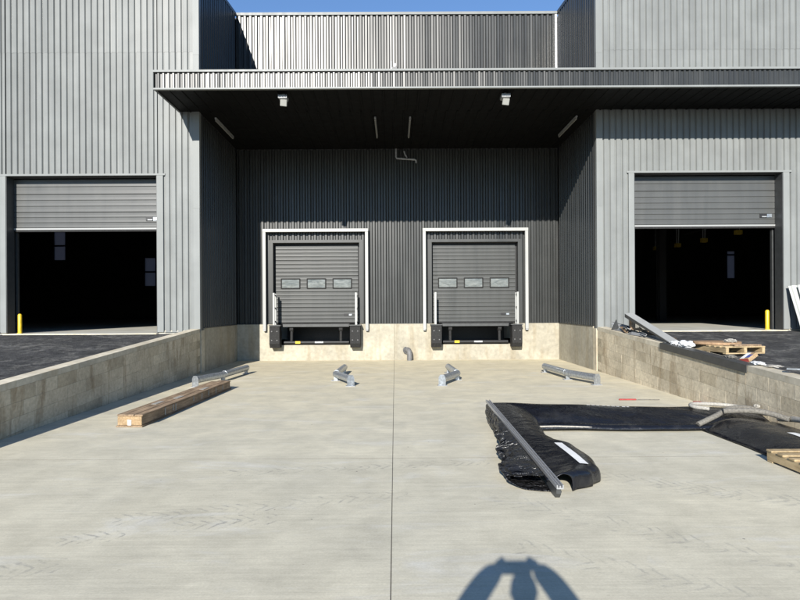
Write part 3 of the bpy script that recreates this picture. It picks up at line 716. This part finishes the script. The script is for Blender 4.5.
# dismantled dock shelter on the floor: rail, side curtains, header
ds = empty('dock_curtain', (1.45, 7.0, 0), 'black dock shelter curtain lying dismantled on the slab in a U shape', 'curtain')
def nz(x, y, s_=0): return math.sin(x * 5.1 + y * 3.3 + s_) * math.sin(y * 4.7 - x * 2.2 + s_ * 2) * 0.5 + math.sin(x * 11 + y * 8.1 + s_ * 3) * 0.25
def rail_h(y): return 0.30 - max(0, 8.72 - y) / 3.5 * 0.195
RX = 1.45
def lerp(tbl, q):
    for (a, b), (c, d_) in zip(tbl, tbl[1:]):
        if (q - a) * (q - c) <= 0:
            k = (q - a) / (c - a); k = k * k * (3 - 2 * k); return b + (d_ - b) * k
    return tbl[-1][1] if abs(q - tbl[-1][0]) < abs(q - tbl[0][0]) else tbl[0][1]
edge = [(8.72, 2.02), (8.0, 2.02), (7.5, 1.95), (7.0, 1.90), (6.78, 1.95), (6.58, 2.10), (6.1, 2.14), (5.75, 2.09), (5.58, 1.95), (5.42, 1.70)]
def left_curtain(u, v):
    y = 8.72 - 3.30 * u
    xe = lerp(edge, y); x = RX + 0.012 + (xe - RX) * math.sin(v * math.pi / 2) ** 0.9
    k_ = min(1, v * 2.2); k_ = k_ * k_ * (3 - 2 * k_); r0 = rail_h(y) - 0.012
    top = r0 + ((0.30 - (8.72 - y) / 3.5 * 0.12) * (1 - 0.25 * v) - r0) * k_
    h = top * (1 - v ** 7) + 0.012
    return (x, y, max(0.012, h + 0.010 * nz(x, y) * (1 - v) * min(1, v * 4)))
MB().grid(left_curtain, 70, 30).build('side_curtain', 'black_membrane', ds, thick=0.008)
def stripe(u, v):
    y = 6.50 - 0.78 * u; xt = 1.84 + 0.09 * v + 0.04 * u
    xe = lerp(edge, y); q = min(0.98, max(0, (xt - RX - 0.012) / (xe - RX))); vv_ = math.asin(q ** (1 / 0.9)) / (math.pi / 2)
    p_ = left_curtain((8.72 - y) / 3.30, vv_); return (p_[0], p_[1], p_[2] + 0.010)
MB().grid(stripe, 20, 4).build('guide_stripe', 'white_paint', ds)
def header(u, v):
    x = 1.50 + 3.98 * u; y = 8.72 - 0.70 * v - 0.03 * math.sin(x * 2.1) - 0.05 * u * v
    prof = 0.27 - 0.10 * u
    h = prof * (1 - v ** 1.6) + 0.03 + 0.035 * math.exp(-((v - 0.93) / 0.06) ** 2)
    return (x, y, max(0.015, h + 0.012 * nz(x * 0.6, y * 2, 1.7)))
MB().grid(header, 90, 24).build('header_curtain', 'black_membrane', ds, thick=0.008)
MB().tube([(x, header((x - 1.5) / 3.98, 0.97)[1], 0.075 - 0.02 * abs(x - 2.3)) for x in [1.92 + i * 0.06 for i in range(16)]], [0.010] + [0.013] * 14 + [0.004], 8).build('fold_highlight', 'foam_pale', ds)  # pale rod added as the highlight along the header's front fold
MB().box(1.47, 5.46, 8.725, 8.75, 0.01, 0.20).build('back_board', 'black_fabric', ds)
def right_curtain(u, v):
    y = 8.1 - 3.4 * u; x = 4.40 + 1.08 * v + 0.02 * math.sin(y * 2)
    h = 0.015 + 0.16 * math.sin(min(1, v * 1.15) * math.pi * 0.8) + 0.012 * nz(x, y, 3)
    return (x, y, max(0.012, h))
MB().grid(right_curtain, 60, 24).build('side_curtain', 'black_membrane', ds, thick=0.008)
def stripe2(u, v):
    p_ = right_curtain((8.1 - (7.10 - 0.8 * u)) / 3.4, 0.50 + 0.10 * v); return (p_[0], p_[1], p_[2] + 0.009)
MB().grid(stripe2, 20, 4).build('guide_stripe', 'white_paint', ds)
# loose bag of fabric hanging on the outer side of the rail
random.seed(3)
def drape(u, v):
    y = 8.70 - 3.30 * u
    B = 0.02 + 0.31 * min(1, u * 1.15) ** 1.8; H = rail_h(y) + 0.05 * u
    th = v * math.pi * 1.12
    cx = RX - 0.02 - B * math.sin(min(th, math.pi)) * (0.95 + 0.05 * math.sin(y * 9)); z = H * 0.5 + H * 0.5 * math.cos(min(th, math.pi)) * 1.0
    if th > math.pi: cx = RX + (th - math.pi) * 0.15; z = 0.012
    k = math.sin(v * math.pi)
    fold = 0.020 * math.sin(y * 4.3 + v * 9 + 1.2 * math.sin(y * 2.1)) + 0.017 * math.sin(y * 10.5 - v * 13 + 2 * math.sin(v * 4 + y)) + 0.012 * math.sin(y * 19 + v * 23 + 3 * math.sin(y * 3.7)) + 0.006 * math.sin(y * 43 - v * 31)
    fold *= min(1, 0.25 + u * 1.6)
    return (cx - fold * k * 1.2, y + 0.07 * k * math.sin(v * 5) + (0.12 * math.sin(v * math.pi) if u > 0.97 else 0), max(0.012, z + fold * k * 0.7))
MB().grid(drape, 150, 36).build('fabric_bag', 'black_fabric', ds, thick=0.006)
# aluminium rail (h profile)
m = MB(); a = Vector((RX - 0.01, 8.74, rail_h(8.74) + 0.03)); b = Vector((RX + 0.07, 5.18, rail_h(5.18) + 0.018)); dv = b - a
prof = [(q_[0] * 0.72, q_[1] * 0.8) for q_ in ((-0.045, -0.02), (0.045, -0.02), (0.045, 0.028), (0.03, 0.028), (0.03, -0.004), (0.008, -0.004), (0.008, 0.02), (-0.008, 0.02), (-0.008, -0.004), (-0.03, -0.004), (-0.03, 0.028), (-0.045, 0.028))]
n = len(prof)
vs_ = [a + Vector((p_[0], 0, p_[1])) for p_ in prof] + [b + Vector((p_[0], 0, p_[1])) for p_ in prof]
m.add(vs_, [(i, (i + 1) % n, n + (i + 1) % n, n + i) for i in range(n)] + [tuple(range(n)), tuple(range(n, 2 * n))]); m.build('rail', 'aluminium', ds)
M = Matrix.Translation((RX + 0.065, 5.21, rail_h(5.2) - 0.001))
m = MB(); m.prism([(0, 0), (0.45, 0), (0.45, -0.03), (0.16, -0.095), (0.04, -0.095), (0, -0.05)], 'x', -0.022, 0.022); m.v = [tuple(M @ Vector(v)) for v in m.v]; m.build('rail_bracket', 'dark_grey_paint', ds)
# small white letter marks along the header
random.seed(11)
x = 2.96
for wd in (0.05, 0.05, 0.045, 0.05, 0.05, 0.05, 0.045, 0.05, 0.035):
    def mk(u, v, x=x, wd=wd):
        p_ = header((x + wd * u - 1.5) / 3.98, 0.05 + 0.04 * (1 - v)); return (p_[0], p_[1], p_[2] + 0.008)
    m = MB(); m.grid(mk, 2, 2); m.build('letter_mark', 'white_paint', ds); x += wd + 0.022 + (0.02 if wd == 0.045 else 0)

# grey foam tubes on the curtain
def foam(pts, r, mat, label, name='foam_tube'):
    o = MB().tube(smoothpath(pts, 8), r, 12).build(name, mat); tag(o, label, 'foam tube', 'foam tubes on the curtain'); return o
foam([(5.60, 8.42, 0.20), (5.2, 8.68, 0.25), (4.75, 8.75, 0.27), (4.56, 8.66, 0.27), (4.56, 8.52, 0.26), (4.72, 8.42, 0.25)], 0.028, 'foam_pale', 'pale foam tube bent into a hook on the black curtain')
foam([(4.33, 8.02, 0.10), (4.62, 8.10, 0.20), (4.95, 8.30, 0.27), (5.25, 8.36, 0.27), (5.50, 8.30, 0.2)], 0.038, 'foam_grey', 'grey foam tube reaching furthest left over the black curtain')
foam([(4.75, 8.12, 0.27), (5.0, 8.05, 0.29), (5.25, 7.95, 0.28), (5.45, 7.75, 0.22)], 0.040, 'foam_grey', 'short grey foam tube lying below the crossing tubes')
foam([(5.55, 8.1, 0.16), (5.50, 7.6, 0.24), (5.46, 7.1, 0.26), (5.42, 6.6, 0.26)], 0.04, 'foam_pale', 'pale foam tube against the sunlit wall, running towards the viewer')
foam([(5.56, 9.35, 0.06), (5.50, 9.0, 0.10), (5.57, 8.75, 0.15)], 0.05, 'foam_grey', 'short brownish foam tube at the foot of the sunlit wall')
def crumple(c, r, mat, name, label, cat, seed, sq=(1, 1, 0.6)):
    rg = random.Random(seed); bm = bmesh.new(); bmesh.ops.create_icosphere(bm, subdivisions=3, radius=1)
    for v in bm.verts:
        k = 1 + rg.uniform(-0.22, 0.22)
        v.co = Vector((v.co.x * r * k * sq[0], v.co.y * r * k * sq[1], max(-r * sq[2] * 0.8, v.co.z * r * k * sq[2])))
    me = bpy.data.meshes.new(name); bm.to_mesh(me); bm.free(); me.materials.append(MATS[mat])
    o = bpy.data.objects.new(name, me); o.location = c; col.objects.link(o); tag(o, label, cat); return o
crumple((5.56, 8.62, 0.25), 0.042, 'foam_pale', 'crumpled_paper', 'small crumpled white paper above the hooked pale foam tube', 'paper', 5)
# pallet at the right edge of the yard
def pallet(loc, rz, label, group=None, bw=1.2, bd=1.0):
    e = empty('pallet', loc, label, 'pallet', group); e.rotation_euler = (0, 0, rz)
    def part(m, nm, mat='pallet_wood'):
        o = m.build(nm, mat); o.parent = e; return o
    for x in (-bd / 2 + 0.03, 0, bd / 2 - 0.03): part(MB().bbox(x - 0.03, x + 0.03, -bw / 2, bw / 2, 0.022, 0.12, 0.004), 'stringer')
    for i in range(7):
        y = -bw / 2 + 0.05 + i * (bw - 0.1) / 6; part(MB().bbox(-bd / 2 - 0.01, bd / 2 + 0.01, y - 0.045, y + 0.045, 0.121, 0.143, 0.003), 'deck_board')
    for i in range(3):
        y = -bw / 2 + 0.05 + i * (bw - 0.1) / 2; part(MB().bbox(-bd / 2, bd / 2, y - 0.045, y + 0.045, 0.0, 0.021, 0.003), 'base_board')
    return e
pallet((4.78, 5.86, 0.0), R(0), 'wooden pallet on the slab at the right edge of the photo', 'wooden pallets')
# red rod
m = MB(); m.tube([(4.28, 10.72, 0.016), (4.60, 10.71, 0.016)], 0.015, 8); m2 = MB(); m2.tube([(4.55, 10.71, 0.014), (5.05, 10.70, 0.014)], 0.006, 8)
rr_ = empty('red_rod', (4.6, 10.7, 0), 'thin red rod lying on the slab behind the black curtain', 'rod'); m.build('grip', 'red_paint', rr_); m2.build('shaft', 'foam_grey', rr_)
o = MB().bbox(5.46, 5.60, 10.20, 10.30, 0.001, 0.05, 0.012).build('red_scrap', 'red_paint'); tag(o, 'small red scrap at the foot of the sunlit block wall', 'scrap')

# ------------------------------------------------------------ things on the right-hand wall and apron
def zr(y): return wall_top(y)
def za(y): return wall_top(y) - 0.13
# long dark flashing hooked over the wall edge
fl = MB(); xw = XR - 0.006
sect = [(xw - 0.018, 0.012), (xw + 0.20, 0.012), (xw + 0.20, 0.004), (xw - 0.008, 0.004), (xw - 0.008, -0.12), (xw - 0.018, -0.12)]
n = len(sect); ya, yb2 = 11.9, 8.97
vs_ = [(p_[0] - 0.0, ya, zr(ya) + p_[1]) for p_ in sect] + [(p_[0] - 0.0, yb2, zr(yb2) + p_[1]) for p_ in sect]
fl.add(vs_, [(i, (i + 1) % n, n + (i + 1) % n, n + i) for i in range(n)] + [tuple(range(n)), tuple(range(n, 2 * n))])
tag(fl.build('metal_flashing', 'dark_grey_paint'), 'long dark grey angle flashing hooked over the edge of the sunlit wall', 'flashing')
# raised light panel
e = empty('folded_sheet', (5.85, 11.8, zr(11.8)), 'light grey folded metal panel propped up on scrap by the door corner', 'panel')
a = Vector((5.90, 14.15, 1.60)); b = Vector((5.84, 11.75, zr(11.75) + 0.03)); d_ = (b - a)
m = MB(); sec = [(-0.09, 0.0), (0.09, 0.03), (0.09, 0.045), (-0.09, 0.015)]
m.add([a + Vector((p_[0], 0, p_[1])) for p_ in sec] + [b + Vector((p_[0], 0, p_[1])) for p_ in sec], [(i, (i + 1) % 4, 4 + (i + 1) % 4, 4 + i) for i in range(4)] + [(0, 1, 2, 3), (4, 5, 6, 7)]); m.build('sheet', 'white_tube', e)
m = MB(); sec = [(-0.098, 0.015), (-0.091, 0.015), (-0.091, -0.075), (-0.098, -0.075)]
m.add([a + Vector((p_[0], 0, p_[1])) for p_ in sec] + [b + Vector((p_[0], 0, p_[1] * 0.25)) for p_ in sec], [(i, (i + 1) % 4, 4 + (i + 1) % 4, 4 + i) for i in range(4)] + [(0, 1, 2, 3), (4, 5, 6, 7)]); m.build('folded_lip', 'dark_grey_paint', e)
# scrap pieces beneath it
rg = random.Random(21)
sl_lab = ['dark triangular metal offcut leaning at the door corner', 'thin grey metal strip lying nearest the door corner', 'narrow bent strip under the propped panel', 'grey metal strip crossing under the propped panel', 'bare metal strip beside the end of the propped panel']
for i, (x, y, L, wdt, rz, mat) in enumerate(((5.80, 14.75, 0.22, 0.2, 0.3, 'dark_grey_paint'), (5.82, 14.2, 0.9, 0.06, 0.1, 'galvanised_dull'), (5.86, 13.6, 1.1, 0.08, -0.12, 'dark_grey_paint'), (5.80, 13.2, 0.9, 0.07, 0.22, 'galvanised_dull'), (5.83, 12.4, 1.0, 0.06, -0.06, 'galvanised'))):
    z = zr(y) + 0.012
    M = Matrix.Translation((x, y, z)) @ Matrix.Rotation(rz, 4, 'Z') @ Matrix.Rotation(math.atan(SLOPE), 4, 'X')
    m = MB()
    if i == 0: m.prism([(-0.12, 0), (0.12, 0), (0.02, 0.26)], 'y', -0.01, 0.012)
    else: m.prism([(-wdt, 0), (wdt, 0.0), (wdt, 0.05), (wdt - 0.008, 0.05), (wdt - 0.008, 0.008), (-wdt, 0.008)], 'y', -L / 2, L / 2)
    m.v = [tuple(M @ Vector(v)) for v in m.v]
    tag(m.build('metal_offcut', mat), sl_lab[i], 'metal scrap', 'metal offcuts on the wall')
o = MB().bbox(5.90, 6.00, 13.98, 14.12, zr(14.05) - 0.13, 1.575, 0.006).build('wood_block', 'weathered_wood'); tag(o, 'upright wood block under the raised end of the grey panel', 'wood block')
rg = random.Random(5)
for k in range(9):
    y = 14.75 - k * 0.26; L = rg.uniform(0.5, 1.1); wdt = rg.uniform(0.02, 0.05)
    M = Matrix.Translation((5.86 + rg.uniform(-0.07, 0.16), y, zr(y) + 0.05 + rg.uniform(0.0, 0.05))) @ Matrix.Rotation(rg.uniform(-0.5, 0.5), 4, 'Z') @ Matrix.Rotation(rg.uniform(-0.12, 0.16), 4, 'X') @ Matrix.Rotation(rg.uniform(-0.6, 0.6), 4, 'Y')
    m = MB().prism([(-wdt, 0), (wdt, 0), (wdt, 0.04), (wdt - 0.006, 0.04), (wdt - 0.006, 0.006), (-wdt, 0.006)], 'y', -L / 2, L / 2)
    m.v = [tuple(M @ Vector(v)) for v in m.v]
    tag(m.build('metal_offcut', ('galvanised_dull', 'dark_grey_paint', 'weathered_wood')[k % 3]), ('bare metal offcut in the scrap heap under the propped grey panel', 'dark painted offcut in the scrap heap under the propped grey panel', 'wooden lath in the scrap heap under the propped grey panel')[k % 3], 'metal scrap', 'scrap heap under the propped panel')
# crumpled plastic, pallet with plywood
crumple((5.84, 11.25, zr(11.25) + 0.055), 0.13, 'white_plastic', 'plastic_bag', 'crumpled white plastic wrap beside the flashing on the wall top', 'plastic wrap', 2, (1, 1.5, 0.6))
crumple((5.80, 11.6, zr(11.6) + 0.04), 0.08, 'white_plastic', 'plastic_scrap', 'small white plastic scrap at the end of the propped panel', 'plastic wrap', 9, (1, 1.3, 0.6))
pallet((6.60, 11.15, za(11.05) + 0.05), R(8), 'wooden pallet on the asphalt under a plywood sheet', 'wooden pallets', 1.0, 0.82)
m = MB(); pts = []
for k in range(18):
    th = 2 * math.pi * k / 18; rr2 = 0.52 + 0.05 * math.sin(3 * th)
    pts.append((6.52 + rr2 * 0.9 * math.cos(th), 11.32 + rr2 * 0.8 * math.sin(th)))
zp = za(11.05) + 0.05 + 0.152
m.prism(pts, 'z', zp, zp + 0.045); tag(m.build('plywood_offcut', 'plywood_brown'), 'rounded brown plywood offcut lying on the pallet', 'plywood')
o = MB().bbox(6.5, 7.02, 10.72, 10.90, zp - 0.004, zp + 0.02, 0.004).build('loose_board', 'weathered_wood'); tag(o, 'weathered loose board lying across the pallet front', 'board')
crumple((6.62, 11.05, zp + 0.075), 0.08, 'foam_pale', 'paper_wrap', 'crumpled pale wrapping on top of the plywood offcut', 'wrapping', 4, (1.5, 1, 0.5))
# printed carton
e = empty('carton', (6.05, 9.35, zr(9.35)), 'small open carton with red and blue print on the wall top', 'carton')
M = Matrix.Translation((5.98, 9.45, zr(9.45) + 0.03)) @ Matrix.Rotation(R(-28), 4, 'Y') @ Matrix.Rotation(R(18), 4, 'Z')
MB().bbox(-0.11, 0.11, -0.09, 0.09, 0, 0.07, 0.004, M).build('box', 'fresh_wood', e)
MB().box(-0.114, -0.111, -0.08, 0.08, 0.005, 0.065, M).build('printed_side', 'red_paint', e)
MB().box(-0.08, 0.03, -0.085, 0.0, 0.0705, 0.073, M).build('printed_top', 'blue_print', e)
MB().box(-0.1, 0.1, 0.005, 0.08, 0.0705, 0.073, M).build('flap', 'white_paint', e)
for (x, y, mat, lab, sq) in ((5.86, 9.05, 'white_plastic', 'pale plastic scrap just in front of the carton', (0.8, 1.8, 0.35)), (5.84, 9.75, 'foam_grey', 'grey rag on the wall top behind the carton', (0.8, 1.6, 0.4)), (5.95, 8.8, 'foam_pale', 'thin pale scrap on the wall between carton and bent angle', (1.3, 1.3, 0.25))):
    crumple((x, y, zr(y) + 0.09 * sq[2] * 0.8), 0.09, mat, 'scrap', lab, 'scrap', int(y * 10), sq)
# bent galvanised angle
e = MB(); M = Matrix.Translation((6.0, 8.15, zr(8.15) - 0.03)) @ Matrix.Rotation(R(-35), 4, 'Z')
e.box(-0.25, 0.22, -0.06, 0.06, 0.10, 0.112, M).box(0.06, 0.072, -0.06, 0.06, 0.0, 0.0995, M).box(0.0725, 0.3, -0.06, 0.06, 0.0, 0.012, M)
tag(e.build('bent_angle', 'galvanised'), 'bent galvanised metal angle on the wall near the right edge', 'metal scrap')
# leaning white sheets at the right facade
for i, (x, dx) in enumerate(((10.98, 0.0), (11.10, 0.05), (11.24, 0.12))):
    M = Matrix.Translation((x + dx, YF - 0.50 - i * 0.10, za(15.1) + 0.02)) @ Matrix.Rotation(R(-16), 4, 'X') @ Matrix.Rotation(R(-5 + i), 4, 'Y')
    m = MB(); us = []
    for q in range(6):
        for aa, dd in ((0.0, 0), (0.06, 0), (0.08, 0.035), (0.16, 0.035)): us.append((q * 0.18 + aa, dd))
    vs_ = []
    for u, dd in us: vs_ += [M @ Vector((u, -dd, 0)), M @ Vector((u, -dd, 1.3))]
    m.add(vs_, [(2 * k, 2 * k + 2, 2 * k + 3, 2 * k + 1) for k in range(len(us) - 1)])
    o = m.build('corrugated_sheet', 'white_sheet', thick=0.012)
    tag(o, ['white corrugated sheet leaning on the wall, rearmost of the stack', 'white corrugated sheet leaning on the wall, middle of the stack', 'white corrugated sheet leaning on the wall, frontmost of the stack'][i], 'sheet', 'leaning white sheets')

# ------------------------------------------------------------ the photographer (only the shadow falls into view)
def skin_mesh(name, verts, edges, radii, mat, parent, root=0, sub=2):
    me = bpy.data.meshes.new(name); me.from_pydata(verts, edges, []); me.materials.append(MATS[mat])
    o = bpy.data.objects.new(name, me); col.objects.link(o)
    sk = o.modifiers.new('skin', 'SKIN'); sk.use_smooth_shade = True
    lay = me.skin_vertices[0].data if me.skin_vertices else None
    if lay is None:
        bm = bmesh.new(); bm.from_mesh(me); bm.verts.layers.skin.verify(); bm.to_mesh(me); bm.free(); lay = me.skin_vertices[0].data
    for i, r_ in enumerate(radii): lay[i].radius = r_ if isinstance(r_, tuple) else (r_, r_); lay[i].use_root = (i == root)
    ss = o.modifiers.new('subd', 'SUBSURF'); ss.levels = sub; ss.render_levels = sub
    if parent: o.parent = parent; o.matrix_parent_inverse = Matrix.Translation(-parent.location)
    return o
pp = empty('person', (-0.02, -0.40, 0), 'person standing behind the viewpoint with both arms raised, seen only as a shadow', 'person')
Yp = -0.42; X0 = -0.03
V = [(X0, Yp, 0.98), (X0, Yp, 1.15), (X0, Yp, 1.35), (X0, Yp, 1.53), (X0, Yp + 0.05, 1.645),
     (X0 - 0.19, Yp, 1.50), (X0 - 0.37, Yp + 0.12, 1.60), (X0 - 0.20, Yp + 0.28, 1.755), (X0 - 0.10, Yp + 0.36, 1.805),
     (X0 + 0.19, Yp, 1.50), (X0 + 0.33, Yp + 0.12, 1.60), (X0 + 0.22, Yp + 0.28, 1.755), (X0 + 0.14, Yp + 0.36, 1.805),
     (X0 - 0.10, Yp, 0.92), (X0 - 0.12, Yp + 0.02, 0.52), (X0 - 0.13, Yp - 0.02, 0.10), (X0 - 0.14, Yp + 0.14, 0.045),
     (X0 + 0.10, Yp, 0.92), (X0 + 0.12, Yp + 0.02, 0.52), (X0 + 0.13, Yp - 0.02, 0.10), (X0 + 0.14, Yp + 0.14, 0.045)]
E = [(0, 1), (1, 2), (2, 3), (3, 4), (3, 5), (5, 6), (6, 7), (7, 8), (3, 9), (9, 10), (10, 11), (11, 12), (0, 13), (13, 14), (14, 15), (15, 16), (0, 17), (17, 18), (18, 19), (19, 20)]
Rr = [(0.16, 0.12), (0.15, 0.11), (0.17, 0.12), (0.13, 0.10), 0.065, 0.095, 0.092, 0.082, 0.062, 0.095, 0.092, 0.082, 0.062, 0.095, 0.068, 0.05, 0.045, 0.095, 0.068, 0.05, 0.045]
skin_mesh('body', V, E, Rr, 'jacket_cloth', pp)
# head with brow, nose, chin and ears
bm = bmesh.new(); bmesh.ops.create_uvsphere(bm, u_segments=24, v_segments=18, radius=1)
for v in bm.verts:
    x, y, z = v.co
    k = 1.0 if z > -0.1 else 1.0 - 0.28 * (-z - 0.1)
    nose = 0.022 * math.exp(-((x / 0.16) ** 2 + ((z + 0.15) / 0.22) ** 2)) if y > 0 else 0
    sock = 0.010 * (math.exp(-(((x - 0.38) / 0.16) ** 2 + ((z - 0.05) / 0.13) ** 2)) + math.exp(-(((x + 0.38) / 0.16) ** 2 + ((z - 0.05) / 0.13) ** 2))) if y > 0 else 0
    ear = 0.014 * math.exp(-(((abs(x) - 0.98) / 0.12) ** 2 + ((z) / 0.2) ** 2 + (y / 0.2) ** 2))
    v.co = Vector((x * 0.078 * k + math.copysign(ear, x), y * 0.095 * k + nose - sock, z * 0.118))
me = bpy.data.meshes.new('head'); bm.to_mesh(me); bm.free()
for pl in me.polygons: pl.use_smooth = True
me.materials.append(MATS['skin']); hd = bpy.data.objects.new('head', me); col.objects.link(hd); hd.parent = pp; hd.matrix_parent_inverse = Matrix.Translation(-pp.location); hd.location = (X0 + 0.005, Yp + 0.09, 1.765)
bm = bmesh.new(); bmesh.ops.create_uvsphere(bm, u_segments=24, v_segments=16, radius=1)
bmesh.ops.delete(bm, geom=[v for v in bm.verts if v.co.z < 0.05 - v.co.y * -0.35 and v.co.y > -0.6 or v.co.z < -0.5], context='VERTS')
for v in bm.verts: v.co = Vector((v.co.x * 0.086, v.co.y * 0.103, v.co.z * 0.127))
me = bpy.data.meshes.new('hair'); bm.to_mesh(me); bm.free(); me.materials.append(MATS['hair']); hr = bpy.data.objects.new('hair', me); col.objects.link(hr); hr.parent = pp; hr.matrix_parent_inverse = Matrix.Translation(-pp.location); hr.location = (X0 + 0.005, Yp + 0.085, 1.77)
# hands: palm, four fingers and thumb each, holding the phone
for s_, hx in ((-1, X0 - 0.105), (1, X0 + 0.145)):
    hand_y = Yp + 0.365
    V = [(hx, hand_y - 0.02, 1.775), (hx - s_ * 0.01, hand_y, 1.815), (hx - s_ * 0.014, hand_y + 0.01, 1.828)]
    E = [(0, 1), (1, 2)]; RR = [0.042, (0.050, 0.034), (0.040, 0.026)]
    for q in range(4):
        b0 = len(V); zz = 1.798 + q * 0.014
        V += [(hx - s_ * 0.012, hand_y + 0.025, zz), (hx - s_ * 0.03, hand_y + 0.045, zz + 0.004), (hx - s_ * (0.052 - 0.005 * abs(q - 1.5)), hand_y + 0.04, zz + 0.004)]
        E += [(1 if q < 2 else 2, b0), (b0, b0 + 1), (b0 + 1, b0 + 2)]; RR += [0.009, 0.0085, 0.0075]
    b0 = len(V); V += [(hx - s_ * 0.025, hand_y - 0.008, 1.80), (hx - s_ * 0.05, hand_y - 0.012, 1.795)]; E += [(1, b0), (b0, b0 + 1)]; RR += [0.010, 0.009]
    skin_mesh('hand', V, E, RR, 'skin', pp, sub=1)
ph = empty('phone', (0.02, -0.03, 1.80), 'dark phone held up with both hands at the viewpoint', 'phone')
MB().bbox(X0 - 0.085, X0 + 0.125, -0.034, -0.026, 1.735, 1.832, 0.003).build('body', 'black_steel', ph)
MB().box(X0 - 0.08, X0 + 0.12, -0.0355, -0.0342, 1.74, 1.827).build('screen', 'dark_glass', ph)

scn.render.engine = 'CYCLES'
scn.render.resolution_x = 1024; scn.render.resolution_y = 768
